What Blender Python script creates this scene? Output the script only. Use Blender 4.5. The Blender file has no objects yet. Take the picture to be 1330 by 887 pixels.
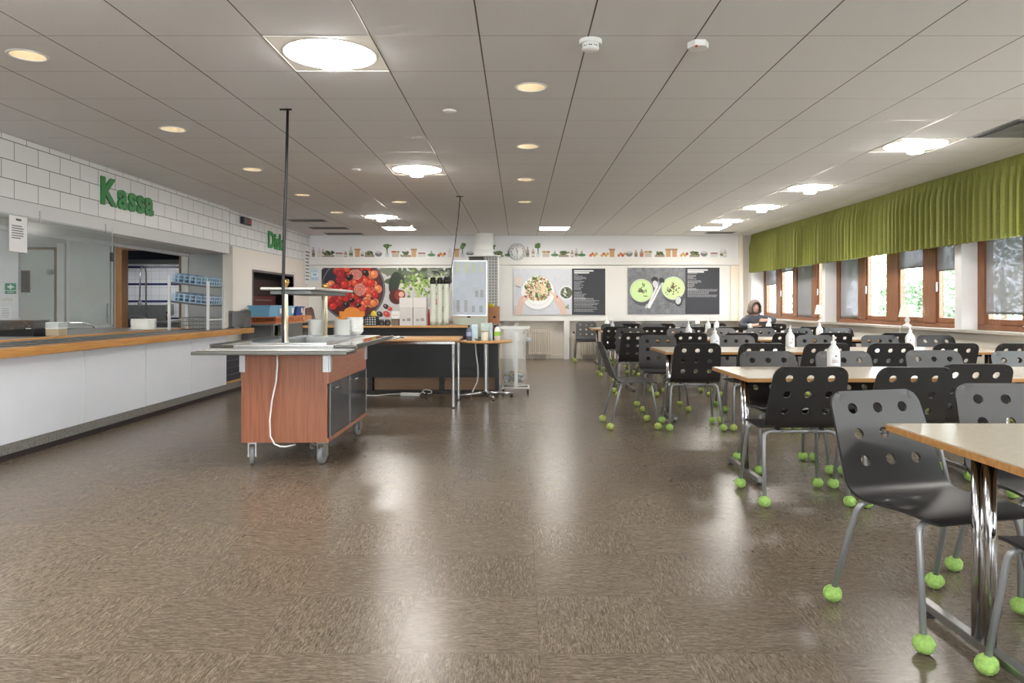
EXPOSURE = 0.72; SKY = 9.0; LAMP_DISH = 28.; LAMP_CYL = 52.; LAMP_PANEL = 24.; LAMP_SPOT = 90.
import bpy, math, random
import numpy as np
from mathutils import Vector, Matrix
random.seed(7)
PI = math.pi
SC = bpy.context.scene
COL = SC.collection

def lin(c):
    return tuple((v / 12.92 if v <= .04045 else ((v + .055) / 1.055) ** 2.4) for v in (c[0] / 255, c[1] / 255, c[2] / 255))

# ------------------------------------------------------------------ materials
MATS = {}
def mat(name, rgb, rough=.5, metal=0., spec=.5, var=0., vscale=20., bump=0., bscale=200., trans=0., coat=0.):
    if name in MATS: return MATS[name]
    m = bpy.data.materials.new(name); m.use_nodes = True
    nt = m.node_tree; b = nt.nodes['Principled BSDF']
    c = lin(rgb)
    b.inputs['Base Color'].default_value = (*c, 1)
    b.inputs['Roughness'].default_value = rough
    b.inputs['Metallic'].default_value = metal
    b.inputs['Specular IOR Level'].default_value = spec
    b.inputs['Coat Weight'].default_value = coat
    if trans: b.inputs['Transmission Weight'].default_value = trans
    tc = nt.nodes.new('ShaderNodeTexCoord')
    if var:
        n = nt.nodes.new('ShaderNodeTexNoise'); n.inputs['Scale'].default_value = vscale; n.inputs['Detail'].default_value = 5
        nt.links.new(tc.outputs['Object'], n.inputs['Vector'])
        r = nt.nodes.new('ShaderNodeValToRGB')
        r.color_ramp.elements[0].position = .3; r.color_ramp.elements[1].position = .7
        r.color_ramp.elements[0].color = (*[max(0, x * (1 - var)) for x in c], 1)
        r.color_ramp.elements[1].color = (*[min(1, x * (1 + var)) for x in c], 1)
        nt.links.new(n.outputs['Fac'], r.inputs['Fac']); nt.links.new(r.outputs['Color'], b.inputs['Base Color'])
    if bump:
        n2 = nt.nodes.new('ShaderNodeTexNoise'); n2.inputs['Scale'].default_value = bscale; n2.inputs['Detail'].default_value = 3
        nt.links.new(tc.outputs['Object'], n2.inputs['Vector'])
        bp = nt.nodes.new('ShaderNodeBump'); bp.inputs['Strength'].default_value = bump; bp.inputs['Distance'].default_value = .004
        nt.links.new(n2.outputs['Fac'], bp.inputs['Height']); nt.links.new(bp.outputs['Normal'], b.inputs['Normal'])
    MATS[name] = m
    return m

def wood(name, dark, light, axis=0, rough=.4, fine=14., stretch=.05):
    """streaked wood grain running along the given axis"""
    if name in MATS: return MATS[name]
    m = bpy.data.materials.new(name); m.use_nodes = True
    nt = m.node_tree; b = nt.nodes['Principled BSDF']; b.inputs['Roughness'].default_value = rough
    tc = nt.nodes.new('ShaderNodeTexCoord'); mp = nt.nodes.new('ShaderNodeMapping')
    s = [fine] * 3; s[axis] = fine * stretch; mp.inputs['Scale'].default_value = s
    n = nt.nodes.new('ShaderNodeTexNoise'); n.inputs['Scale'].default_value = 5; n.inputs['Detail'].default_value = 8; n.inputs['Distortion'].default_value = .6
    r = nt.nodes.new('ShaderNodeValToRGB')
    r.color_ramp.elements[0].position = .3; r.color_ramp.elements[0].color = (*lin(dark), 1)
    r.color_ramp.elements[1].position = .7; r.color_ramp.elements[1].color = (*lin(light), 1)
    L = nt.links.new
    L(tc.outputs['Object'], mp.inputs['Vector']); L(mp.outputs['Vector'], n.inputs['Vector']); L(n.outputs['Fac'], r.inputs['Fac']); L(r.outputs['Color'], b.inputs['Base Color'])
    MATS[name] = m
    return m

def emit(name, rgb, strength):
    m = bpy.data.materials.new(name); m.use_nodes = True
    nt = m.node_tree; nt.nodes.clear()
    e = nt.nodes.new('ShaderNodeEmission'); e.inputs['Color'].default_value = (*lin(rgb), 1); e.inputs['Strength'].default_value = strength
    o = nt.nodes.new('ShaderNodeOutputMaterial'); nt.links.new(e.outputs[0], o.inputs[0])
    MATS[name] = m
    return m

def see(name, rgb, clear, rough=.05, gloss=.08, diffuse=None):
    """thin clear sheet: mostly lets light straight through, with some body colour and some gloss"""
    m = bpy.data.materials.new(name); m.use_nodes = True
    nt = m.node_tree; nt.nodes.clear(); L = nt.links.new
    t = nt.nodes.new('ShaderNodeBsdfTransparent'); t.inputs['Color'].default_value = (*lin(rgb), 1)
    g = nt.nodes.new('ShaderNodeBsdfGlossy'); g.inputs['Roughness'].default_value = rough
    d = nt.nodes.new('ShaderNodeBsdfDiffuse'); d.inputs['Color'].default_value = (*lin(diffuse or rgb), 1)
    m1 = nt.nodes.new('ShaderNodeMixShader'); m1.inputs[0].default_value = clear
    L(d.outputs[0], m1.inputs[1]); L(t.outputs[0], m1.inputs[2])
    m2 = nt.nodes.new('ShaderNodeMixShader'); m2.inputs[0].default_value = gloss
    L(m1.outputs[0], m2.inputs[1]); L(g.outputs[0], m2.inputs[2])
    o = nt.nodes.new('ShaderNodeOutputMaterial'); L(m2.outputs[0], o.inputs[0])
    MATS[name] = m
    return m

def paint_mat(name, rough=.45):
    m = bpy.data.materials.new(name); m.use_nodes = True
    nt = m.node_tree; b = nt.nodes['Principled BSDF']; b.inputs['Roughness'].default_value = rough
    a = nt.nodes.new('ShaderNodeAttribute'); a.attribute_name = 'print'
    nt.links.new(a.outputs['Color'], b.inputs['Base Color'])
    return m

# ------------------------------------------------------------------ mesh builder
class MB:
    def __init__(s): s.v = []; s.f = []; s.m = []; s.sm = []
    def add(s, vs, fs, mi=0, smooth=False):
        o = len(s.v); s.v += [tuple(p) for p in vs]
        for f in fs: s.f.append([i + o for i in f]); s.m.append(mi); s.sm.append(smooth)
        return s
    def box(s, x0, x1, y0, y1, z0, z1, mi=0):
        return s.add([(x0, y0, z0), (x1, y0, z0), (x1, y1, z0), (x0, y1, z0), (x0, y0, z1), (x1, y0, z1), (x1, y1, z1), (x0, y1, z1)],
                     [(0, 3, 2, 1), (4, 5, 6, 7), (0, 1, 5, 4), (1, 2, 6, 5), (2, 3, 7, 6), (3, 0, 4, 7)], mi)
    def cbox(s, c, d, mi=0):
        return s.box(c[0] - d[0] / 2, c[0] + d[0] / 2, c[1] - d[1] / 2, c[1] + d[1] / 2, c[2] - d[2] / 2, c[2] + d[2] / 2, mi)
    def tube(s, pts, r, n=10, mi=0, cap=True):
        pts = [Vector(p) for p in pts]; rs = r if isinstance(r, (list, tuple)) else [r] * len(pts)
        rings = []; prev = None
        for i, p in enumerate(pts):
            t = (pts[min(i + 1, len(pts) - 1)] - pts[max(i - 1, 0)]).normalized()
            if prev is None:
                a = Vector((0, 0, 1)) if abs(t.z) < .9 else Vector((1, 0, 0))
                u = t.cross(a).normalized()
            else:
                u = (prev - t * prev.dot(t)).normalized()
            prev = u; w = t.cross(u)
            rings.append([p + (u * math.cos(k * 2 * PI / n) + w * math.sin(k * 2 * PI / n)) * rs[i] for k in range(n)])
        vs = [q for R in rings for q in R]; fs = []
        for i in range(len(pts) - 1):
            for k in range(n):
                fs.append((i * n + k, i * n + (k + 1) % n, (i + 1) * n + (k + 1) % n, (i + 1) * n + k))
        s.add(vs, fs, mi, True)
        if cap:
            o = len(s.v) - len(vs)
            s.f.append([o + k for k in range(n)][::-1]); s.m.append(mi); s.sm.append(False)
            s.f.append([o + (len(pts) - 1) * n + k for k in range(n)]); s.m.append(mi); s.sm.append(False)
        return s
    def lathe(s, prof, c=(0, 0, 0), n=20, mi=0, axis='z', smooth=True):
        """prof: (radius, height) list"""
        vs = []; fs = []
        for (r, h) in prof:
            for k in range(n):
                a = 2 * PI * k / n; x, y = r * math.cos(a), r * math.sin(a)
                p = (x, y, h) if axis == 'z' else ((h, x, y) if axis == 'x' else (x, h, -y))
                vs.append((p[0] + c[0], p[1] + c[1], p[2] + c[2]))
        for i in range(len(prof) - 1):
            for k in range(n): fs.append((i * n + k, i * n + (k + 1) % n, (i + 1) * n + (k + 1) % n, (i + 1) * n + k))
        return s.add(vs, fs, mi, smooth)
    def ball(s, c, r, n=12, mi=0, sq=(1, 1, 1), jit=0.):
        vs = []; fs = []
        for i in range(n + 1):
            th = PI * i / n
            for k in range(2 * n):
                a = PI * k / n; q = 1 + (random.uniform(-jit, jit) if 0 < i < n else 0)
                vs.append((c[0] + r * sq[0] * math.sin(th) * math.cos(a) * q, c[1] + r * sq[1] * math.sin(th) * math.sin(a) * q, c[2] + r * sq[2] * math.cos(th) * q))
        m = 2 * n
        for i in range(n):
            for k in range(m): fs.append((i * m + k, (i + 1) * m + k, (i + 1) * m + (k + 1) % m, i * m + (k + 1) % m))
        return s.add(vs, fs, mi, True)
    def prism(s, poly, h0, h1, plane='xy', mi=0, smooth=False):
        n = len(poly)
        def P(a, b, h): return (a, b, h) if plane == 'xy' else ((h, a, b) if plane == 'yz' else (a, h, b))
        vs = [P(a, b, h0) for a, b in poly] + [P(a, b, h1) for a, b in poly]
        s.add(vs, [tuple(range(n))[::-1], tuple(range(n, 2 * n))], mi)
        o = len(s.v) - 2 * n
        for k in range(n):
            s.f.append([o + k, o + (k + 1) % n, o + n + (k + 1) % n, o + n + k]); s.m.append(mi); s.sm.append(smooth)
        return s
    def build(s, name, mats, parent=None, bevel=0., loc=None):
        me = bpy.data.meshes.new(name)
        me.from_pydata(s.v, [], s.f)
        for m in (mats if isinstance(mats, (list, tuple)) else [mats]): me.materials.append(m)
        me.polygons.foreach_set('material_index', s.m)
        me.polygons.foreach_set('use_smooth', s.sm)
        me.update()
        import bmesh
        bm = bmesh.new(); bm.from_mesh(me); bmesh.ops.remove_doubles(bm, verts=bm.verts, dist=1e-6)
        bmesh.ops.recalc_face_normals(bm, faces=bm.faces); bm.to_mesh(me); bm.free()
        o = bpy.data.objects.new(name, me); COL.objects.link(o)
        if parent is not None: o.parent = parent
        if loc is not None: o.location = loc
        if bevel:
            b = o.modifiers.new('edge', 'BEVEL'); b.width = bevel; b.segments = 2; b.limit_method = 'ANGLE'; b.angle_limit = .9
        return o

def B(name, m, parent, *boxes, bevel=0.):
    mb = MB()
    for b in boxes: mb.box(*b)
    return mb.build(name, m, parent, bevel)

def tag(o, label=None, cat=None, group=None, kind=None):
    if label: o['label'] = label
    if cat: o['category'] = cat
    if group: o['group'] = group
    if kind: o['kind'] = kind
    return o
def thing(name, label, cat, loc=(0, 0, 0), rz=0., group=None):
    o = bpy.data.objects.new(name, None); COL.objects.link(o); o.empty_display_size = .1
    o.location = loc; o.rotation_euler = (0, 0, rz)
    return tag(o, label, cat, group)
def struct(o): o['kind'] = 'structure'; return o
def kids(o): return [c for c in KIDS.get(o.name, [])]
KIDS = {}
def dup(root, loc, rz=0., label=None, group=None, scale=None):
    r = root.copy(); COL.objects.link(r); r.location = loc; r.rotation_euler = (0, 0, rz)
    if scale: r.scale = scale
    if label: r['label'] = label
    if group: r['group'] = group
    for ch in list(root.children):
        c = ch.copy(); COL.objects.link(c); c.parent = r
        for g in list(ch.children):
            d = g.copy(); COL.objects.link(d); d.parent = c
    return r

def bake(o):
    """apply the modifiers of an object to its mesh"""
    dg = bpy.context.evaluated_depsgraph_get(); dg.update()
    me = bpy.data.meshes.new_from_object(o.evaluated_get(dg))
    o.modifiers.clear(); old = o.data; o.data = me; me.name = o.name
    return o

def arc(c, r, a0, a1, n, plane='yz', k=0.):
    out = []
    for i in range(n + 1):
        a = a0 + (a1 - a0) * i / n; u, v = c[0] + r * math.cos(a), c[1] + r * math.sin(a)
        out.append((k, u, v) if plane == 'yz' else ((u, k, v) if plane == 'xz' else (u, v, k)))
    return out

def text_mesh(s, size, m, depth=.01, bold=.0, align='LEFT'):
    cu = bpy.data.curves.new('t', 'FONT'); cu.body = s; cu.size = size; cu.extrude = depth / 2; cu.offset = bold; cu.align_x = align; cu.resolution_u = 6
    o = bpy.data.objects.new('t', cu); COL.objects.link(o)
    dg = bpy.context.evaluated_depsgraph_get(); dg.update()
    me = bpy.data.meshes.new_from_object(o.evaluated_get(dg))
    bpy.data.objects.remove(o); bpy.data.curves.remove(cu)
    me.materials.clear(); me.materials.append(m)
    return me

# ------------------------------------------------------------------ printed pictures: colour painted on a fine grid
class Canvas:
    def __init__(s, w, h, bg):
        s.w, s.h = w, h; s.a = np.zeros((h, w, 3)); s.a[:] = bg
        s.Y, s.X = np.mgrid[0:h, 0:w] + .5
    def _put(s, k, c, op=1.):
        k = np.clip(k, 0, 1)[..., None] * op; s.a = s.a * (1 - k) + np.array(c, float) * k
    def disc(s, x, y, rx, c, ry=None, rot=0., op=1., soft=.7):
        ry = rx if ry is None else ry; ca, sa = math.cos(rot), math.sin(rot)
        dx, dy = s.X - x, s.Y - y; u = dx * ca + dy * sa; v = -dx * sa + dy * ca
        d = np.sqrt((u / rx) ** 2 + (v / ry) ** 2)
        s._put((1 - d) * min(rx, ry) / soft + .5, c, op)
    def ring(s, x, y, r, w, c, op=1.):
        d = np.hypot(s.X - x, s.Y - y); s._put((w / 2 - abs(d - r)) / .7 + .5, c, op)
    def rect(s, x0, y0, x1, y1, c, op=1.):
        k = np.minimum(np.minimum(s.X - x0, x1 - s.X), np.minimum(s.Y - y0, y1 - s.Y)) + .5; s._put(k, c, op)
    def line(s, x0, y0, x1, y1, w, c, op=1.):
        dx, dy = x1 - x0, y1 - y0; L = max(dx * dx + dy * dy, 1e-6)
        t = np.clip(((s.X - x0) * dx + (s.Y - y0) * dy) / L, 0, 1)
        d = np.hypot(s.X - x0 - t * dx, s.Y - y0 - t * dy); s._put((w / 2 - d) / .7 + .5, c, op)
    def poly(s, pts, c, op=1.):
        ins = np.zeros((s.h, s.w), bool); n = len(pts)
        for i in range(n):
            (x0, y0), (x1, y1) = pts[i], pts[(i + 1) % n]
            if y0 == y1: continue
            k = ((s.Y > y0) != (s.Y > y1)) & (s.X < (x1 - x0) * (s.Y - y0) / (y1 - y0) + x0); ins ^= k
        s._put(ins.astype(float), c, op)
    def noise(s, amp, cell=4, seed=1):
        rg = np.random.default_rng(seed); g = rg.uniform(-amp, amp, (s.h // cell + 2, s.w // cell + 2))
        s.a += np.kron(g, np.ones((cell, cell)))[:s.h, :s.w, None]
    def mesh(s, name, wd, ht, m, parent=None, plane='xz'):
        """grid w x h metres, picture x to the right, picture up = +z; the front faces -y (plane xz) or +x (plane yz)"""
        w, h = s.w, s.h
        xs = np.linspace(0, wd, w); zs = np.linspace(ht, 0, h)
        X, Z = np.meshgrid(xs, zs); V = np.zeros((h * w, 3))
        if plane == 'xz': V[:, 0] = X.ravel(); V[:, 2] = Z.ravel()
        elif plane == 'yz': V[:, 1] = X.ravel(); V[:, 2] = Z.ravel()
        i = np.arange(h * w).reshape(h, w)
        F = np.stack([i[:-1, :-1], i[1:, :-1], i[1:, 1:], i[:-1, 1:]], -1).reshape(-1, 4)
        me = bpy.data.meshes.new(name); me.vertices.add(h * w); me.vertices.foreach_set('co', V.ravel())
        me.loops.add(F.size); me.loops.foreach_set('vertex_index', F.ravel().astype(np.int32))
        me.polygons.add(len(F)); me.polygons.foreach_set('loop_start', np.arange(0, F.size, 4, dtype=np.int32))
        me.update(calc_edges=True)
        at = me.color_attributes.new('print', 'FLOAT_COLOR', 'POINT')
        c = np.clip(s.a, 0, 255) / 255; c = np.where(c <= .04045, c / 12.92, ((c + .055) / 1.055) ** 2.4)
        rgba = np.ones((h * w, 4)); rgba[:, :3] = c.reshape(-1, 3); at.data.foreach_set('color', rgba.ravel().astype(np.float32))
        me.materials.append(m); me.validate()
        o = bpy.data.objects.new(name, me); COL.objects.link(o)
        if parent is not None: o.parent = parent
        return o
# ------------------------------------------------------------------ camera, sky
cam = bpy.data.cameras.new('camera'); camo = bpy.data.objects.new('camera', cam); COL.objects.link(camo)
camo.location = (0, 0, 1.18); camo.rotation_euler = (PI / 2, 0, 0)
cam.sensor_width = 36; cam.lens = 36 * 955 / 1330; cam.shift_x = -9 / 1330; cam.shift_y = -47.5 / 1330; cam.clip_start = .05; cam.clip_end = 300
SC.camera = camo
SC.view_settings.view_transform = 'Standard'; SC.view_settings.look = 'None'; SC.view_settings.gamma = 1; SC.view_settings.use_curve_mapping = False
SC.view_settings.exposure = EXPOSURE
w = bpy.data.worlds.new('sky'); SC.world = w; w.use_nodes = True
bg = w.node_tree.nodes['Background']; bg.inputs[0].default_value = (.93, .97, 1.0, 1); bg.inputs[1].default_value = SKY
SC.cycles.use_denoising = True
SC.cycles.max_bounces = 10; SC.cycles.diffuse_bounces = 5; SC.cycles.glossy_bounces = 4; SC.cycles.transparent_max_bounces = 16
SC.cycles.sample_clamp_indirect = 6.

# ------------------------------------------------------------------ shared materials
WHITE = mat('white_paint', (226, 224, 220), .6, var=.02, vscale=3)
CREAM = mat('cream_paint', (221, 214, 203), .6, var=.02, vscale=3)
PANELW = mat('panel_white', (224, 222, 217), .45, var=.015, vscale=2)
GREYP = mat('grey_paint', (150, 154, 154), .55, var=.05, vscale=4)
STEEL = mat('brushed_steel', (156, 156, 154), .3, .9, var=.06, vscale=30)
STEELD = mat('dull_steel', (120, 122, 122), .4, .7, var=.08, vscale=12)
CHROME = mat('chrome', (205, 206, 208), .14, 1.)
GREYTUBE = mat('grey_lacquered_tube', (150, 152, 154), .35, .45)
BLACK = mat('black_plastic', (22, 22, 24), .45)
BLACKP = mat('black_laminate', (26, 26, 28), .5, var=.15, vscale=8)
WPLAS = mat('white_plastic', (232, 232, 230), .4)
PORC = mat('white_porcelain', (236, 236, 232), .2)
OAK = wood('oak_edge', (176, 120, 58), (205, 152, 84), 1, .4)
BEECH = wood('beech_top', (190, 140, 86), (214, 168, 112), 0, .35)
CHERRY = wood('cherry_veneer', (134, 80, 56), (160, 101, 74), 2, .35, fine=16, stretch=.04)
CHERRYS = wood('cherry_veneer_side', (154, 98, 78), (178, 120, 96), 1, .35, fine=16, stretch=.04)
WINWOOD = wood('window_timber', (118, 74, 48), (154, 104, 72), 2, .35)
DARK = mat('dark_void', (26, 24, 24), .7)

# floor: marbled linoleum tiles, streaks turning a quarter from tile to tile
def floor_mat():
    m = bpy.data.materials.new('marbled_linoleum'); m.use_nodes = True; nt = m.node_tree; b = nt.nodes['Principled BSDF']; L = nt.links.new
    tc = nt.nodes.new('ShaderNodeTexCoord'); sp = nt.nodes.new('ShaderNodeSeparateXYZ'); L(tc.outputs['Object'], sp.inputs[0])
    def math_(op, a, bv=None):
        n = nt.nodes.new('ShaderNodeMath'); n.operation = op
        for i, q in enumerate((a, bv)):
            if q is None: continue
            if isinstance(q, (int, float)): n.inputs[i].default_value = q
            else: L(q, n.inputs[i])
        return n.outputs[0]
    S = .49
    ux = math_('DIVIDE', math_('ADD', sp.outputs[0], .42), S); uy = math_('DIVIDE', math_('SUBTRACT', sp.outputs[1], 2.49), S)
    chk = math_('MODULO', math_('ABSOLUTE', math_('ADD', math_('FLOOR', ux), math_('FLOOR', uy))), 2.)
    cell = nt.nodes.new('ShaderNodeCombineXYZ'); L(math_('FLOOR', ux), cell.inputs[0]); L(math_('FLOOR', uy), cell.inputs[1])
    wn = nt.nodes.new('ShaderNodeTexWhiteNoise'); wn.noise_dimensions = '2D'; L(cell.outputs[0], wn.inputs['Vector'])
    fac = []
    for sc in ((9, 66, 1), (66, 9, 1)):
        mp = nt.nodes.new('ShaderNodeMapping'); mp.inputs['Scale'].default_value = sc; L(tc.outputs['Object'], mp.inputs['Vector'])
        n = nt.nodes.new('ShaderNodeTexNoise'); n.inputs['Scale'].default_value = 2.2; n.inputs['Detail'].default_value = 9; n.inputs['Roughness'].default_value = .72; n.inputs['Distortion'].default_value = 1.6
        L(mp.outputs[0], n.inputs['Vector']); fac.append(n.outputs['Fac'])
    mx = nt.nodes.new('ShaderNodeMix'); L(chk, mx.inputs[0]); L(fac[0], mx.inputs[2]); L(fac[1], mx.inputs[3])
    r = nt.nodes.new('ShaderNodeValToRGB'); e = r.color_ramp.elements
    e[0].position = .37; e[0].color = (*lin((70, 61, 52)), 1); e[1].position = .64; e[1].color = (*lin((144, 131, 115)), 1)
    q = e.new(.5); q.color = (*lin((106, 95, 82)), 1)
    L(mx.outputs[0], r.inputs['Fac'])
    # tile-to-tile tone
    tone = nt.nodes.new('ShaderNodeMix'); tone.data_type = 'RGBA'; tone.blend_type = 'MULTIPLY'; tone.inputs[0].default_value = 1
    tr = nt.nodes.new('ShaderNodeMapRange'); tr.inputs[3].default_value = .93; tr.inputs[4].default_value = 1.05; L(wn.outputs['Value'], tr.inputs[0])
    cc = nt.nodes.new('ShaderNodeCombineColor'); [L(tr.outputs[0], cc.inputs[i]) for i in range(3)]
    L(r.outputs['Color'], tone.inputs[6]); L(cc.outputs[0], tone.inputs[7])
    # seams
    fx = math_('ABSOLUTE', math_('SUBTRACT', math_('FRACT', ux), .5)); fy = math_('ABSOLUTE', math_('SUBTRACT', math_('FRACT', uy), .5))
    seam = math_('GREATER_THAN', math_('MAXIMUM', fx, fy), .4975)
    sm = nt.nodes.new('ShaderNodeMix'); sm.data_type = 'RGBA'; L(math_('MULTIPLY', seam, .35), sm.inputs[0]); L(tone.outputs[2], sm.inputs[6]); sm.inputs[7].default_value = (*lin((62, 50, 42)), 1)
    L(sm.outputs[2], b.inputs['Base Color'])
    rr = nt.nodes.new('ShaderNodeMapRange'); rr.inputs[3].default_value = .25; rr.inputs[4].default_value = .28; L(mx.outputs[0], rr.inputs[0]); L(rr.outputs[0], b.inputs['Roughness'])
    b.inputs['Specular IOR Level'].default_value = .33
    bp = nt.nodes.new('ShaderNodeBump'); bp.inputs['Strength'].default_value = .015; bp.inputs['Distance'].default_value = .002; L(mx.outputs[0], bp.inputs['Height']); L(bp.outputs[0], b.inputs['Normal'])
    return m
fl = MB().box(-9.6, 5.6, -4.2, 16.4, -.1, 0).build('floor', floor_mat()); struct(fl)

# large white tiles with dark joints on the serving-counter walls (y along, z up)
def tile_mat():
    m = bpy.data.materials.new('white_wall_tile'); m.use_nodes = True; nt = m.node_tree; b = nt.nodes['Principled BSDF']; L = nt.links.new
    tc = nt.nodes.new('ShaderNodeTexCoord'); sp = nt.nodes.new('ShaderNodeSeparateXYZ'); L(tc.outputs['Object'], sp.inputs[0])
    ad = nt.nodes.new('ShaderNodeMath'); ad.operation = 'SUBTRACT'; ad.inputs[1].default_value = 2.13 - .17; L(sp.outputs[2], ad.inputs[0])
    cb = nt.nodes.new('ShaderNodeCombineXYZ'); L(sp.outputs[1], cb.inputs[0]); L(ad.outputs[0], cb.inputs[1])
    br = nt.nodes.new('ShaderNodeTexBrick'); L(cb.outputs[0], br.inputs['Vector'])
    br.inputs['Scale'].default_value = 1; br.inputs['Brick Width'].default_value = .33; br.inputs['Row Height'].default_value = .17; br.inputs['Mortar Size'].default_value = .0035; br.inputs['Mortar Smooth'].default_value = .05
    br.inputs['Color1'].default_value = (*lin((228, 228, 228)), 1); br.inputs['Color2'].default_value = (*lin((222, 222, 224)), 1); br.inputs['Mortar'].default_value = (*lin((84, 84, 86)), 1)
    L(br.outputs['Color'], b.inputs['Base Color']); b.inputs['Roughness'].default_value = .35
    bp = nt.nodes.new('ShaderNodeBump'); bp.inputs['Strength'].default_value = .4; bp.inputs['Distance'].default_value = .003; bp.invert = True; L(br.outputs['Fac'], bp.inputs['Height']); L(bp.outputs[0], b.inputs['Normal'])
    return m
TILE = tile_mat()

# ------------------------------------------------------------------ ceiling: grid of tiles in dark T-bars
GX = [-.222 + .611 * k for k in range(-16, 10)]
# rows measured on the photograph, .629 m apart
GY = [4.125 + .629 * k for k in range(-13, 20)]
ZC = 2.69
def cell_of(x, y):
    return max(i for i in range(len(GX)) if GX[i] <= x), max(j for j in range(len(GY)) if GY[j] <= y)
LAMPS = [(-1.16, 4.42), (-1.16, 8.19), (-2.36, 12.6), (3.75, 6.8), (3.75, 9.24), (3.75, 11.09), (3.75, 13.0), (-1.16, .7), (3.75, 4.3), (3.75, 1.2), (-3.6, .7), (1.28, -1.8), (-1.16, -2.4), (-3.6, 2.4), (-2.4, 2.9), (-3.6, -1.8)]
DOWN = [(-3.06, 4.45), (-3.06, 6.32), (-3.06, 8.19), (-3.06, 10.08), (-3.06, 12.), (.083, 5.10), (.083, 7.0), (.083, 8.85), (.083, 10.76), (-1.75, 10.76), (.083, 3.2), (-3.06, 2.5)]
PANELS = [(-2.36, 14.4), (.69, 14.4), (3.75, 14.4)]
DOWN = [((GX[cell_of(x, y)[0]] + GX[cell_of(x, y)[0] + 1]) / 2, y) for x, y in DOWN]
lampcell = {cell_of(*p): p for p in LAMPS}; panelcell = {cell_of(*p): p for p in PANELS}
downcell = {cell_of(*p): p for p in DOWN}
def holed(mb, x0, x1, y0, y1, z, cx, cy, r, mi=0, n=32):
    angs = sorted(set([2 * PI * k / n for k in range(n)] + [math.atan2(b - cy, a - cx) % (2 * PI) for a in (x0, x1) for b in (y0, y1)]))
    inn = []; out = []
    for a in angs:
        c, s = math.cos(a), math.sin(a)
        t = min(((x1 - cx) / c if c > 1e-9 else (x0 - cx) / c if c < -1e-9 else 1e9), ((y1 - cy) / s if s > 1e-9 else (y0 - cy) / s if s < -1e-9 else 1e9))
        inn.append((cx + r * c, cy + r * s, z)); out.append((cx + t * c, cy + t * s, z))
    k = len(angs); mb.add(inn + out, [(i, (i + 1) % k, k + (i + 1) % k, k + i) for i in range(k)], mi)
def ceil_mat():
    m = mat('mineral_ceiling_tile', (222, 221, 221), .9, var=.05, vscale=260, bump=.25, bscale=500); return m
cb = MB(); g = .004; gy = .0018
for i in range(len(GX) - 1):
    for j in range(len(GY) - 1):
        x0, x1, y0, y1 = GX[i] + g, GX[i + 1] - g, GY[j] + gy, GY[j + 1] - gy
        if (i, j) in lampcell or (i, j) in panelcell: continue
        if (i, j) in downcell:
            cx, cy = downcell[(i, j)]; holed(cb, x0, x1, y0, y1, ZC, cx, cy, .095)
        else: cb.add([(x0, y0, ZC), (x1, y0, ZC), (x1, y1, ZC), (x0, y1, ZC)], [(0, 3, 2, 1)])
for x in GX: cb.add([(x - g, GY[0], ZC + .003), (x + g, GY[0], ZC + .003), (x + g, GY[-1], ZC + .003), (x - g, GY[-1], ZC + .003)], [(0, 3, 2, 1)], 1)
for y in GY: cb.add([(GX[0], y - gy, ZC + .004), (GX[-1], y - gy, ZC + .004), (GX[-1], y + gy, ZC + .004), (GX[0], y + gy, ZC + .004)], [(0, 3, 2, 1)], 1)
cb.box(GX[0] - .2, GX[-1] + .2, GY[0] - .2, GY[-1] + .2, ZC + .2, ZC + .3, 1)
struct(cb.build('ceiling', [ceil_mat(), mat('ceiling_joint', (88, 84, 80), .7)]))

# ------------------------------------------------------------------ lamps
LAMPE = emit('lamp_dish_glow', (255, 249, 240), LAMP_DISH); LAMPC = emit('lamp_glass_glow', (255, 251, 246), LAMP_CYL)
LAMPW = mat('lamp_white_enamel', (236, 232, 224), .4)
PANE_E = emit('panel_diffuser_glow', (255, 250, 242), LAMP_PANEL)
GOLD = mat('brass_reflector', (186, 176, 154), .35, .6); BULB_E = emit('spot_bulb_glow', (255, 242, 220), LAMP_SPOT)
def ceiling_lamp():
    t = thing('ceiling_lamp', 'x', 'ceiling lamp', group='round ceiling lamps')
    mb = MB(); h = .302; holed(mb, -h, h, -.311, .311, 0, 0, 0, .268, 0, 48)
    mb.lathe([(.268, 0), (.274, -.004), (.280, 0)], n=48)
    mb.box(-h, -h + .006, -.311, .311, -.004, .02); mb.box(h - .006, h, -.311, .311, -.004, .02); mb.box(-h, h, -.311, -.305, -.004, .02); mb.box(-h, h, .305, .311, -.004, .02)
    mb.build('panel', LAMPW, t)
    MB().lathe([(.268, 0), (.24, .03), (.17, .055), (.0, .065)], n=48).build('dish', LAMPE, t)
    c = MB().lathe([(.0, -.075), (.066, -.073), (.072, -.066), (.072, .05)], n=28).build('lamp_glass', LAMPC, t)
    return t
ln = ['large round ceiling lamp with glowing dish, nearest the camera above the trolley', 'round ceiling lamp glowing above the middle aisle, second in its row from the camera',
      'round ceiling lamp glowing far back over the black counter area', 'round ceiling lamp beside the slotted air diffuser near the green valance', 'second round ceiling lamp from the air diffuser along the green valance',
      'third round ceiling lamp from the air diffuser along the green valance', 'fourth round ceiling lamp from the diffuser, just before the flat light panel']
proto = ceiling_lamp()
for k, (x, y) in enumerate(LAMPS):
    i, j = cell_of(x, y); p = ((GX[i] + GX[i + 1]) / 2, (GY[j] + GY[j + 1]) / 2, ZC)
    lab = ln[k] if k < len(ln) else 'added round ceiling lamp out of the picture, brightening the room'  # lamps past the labelled ones are out of view, added for brightness
    if k == 0: proto.location = p; proto['label'] = lab
    else: dup(proto, p, 0, lab)
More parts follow.
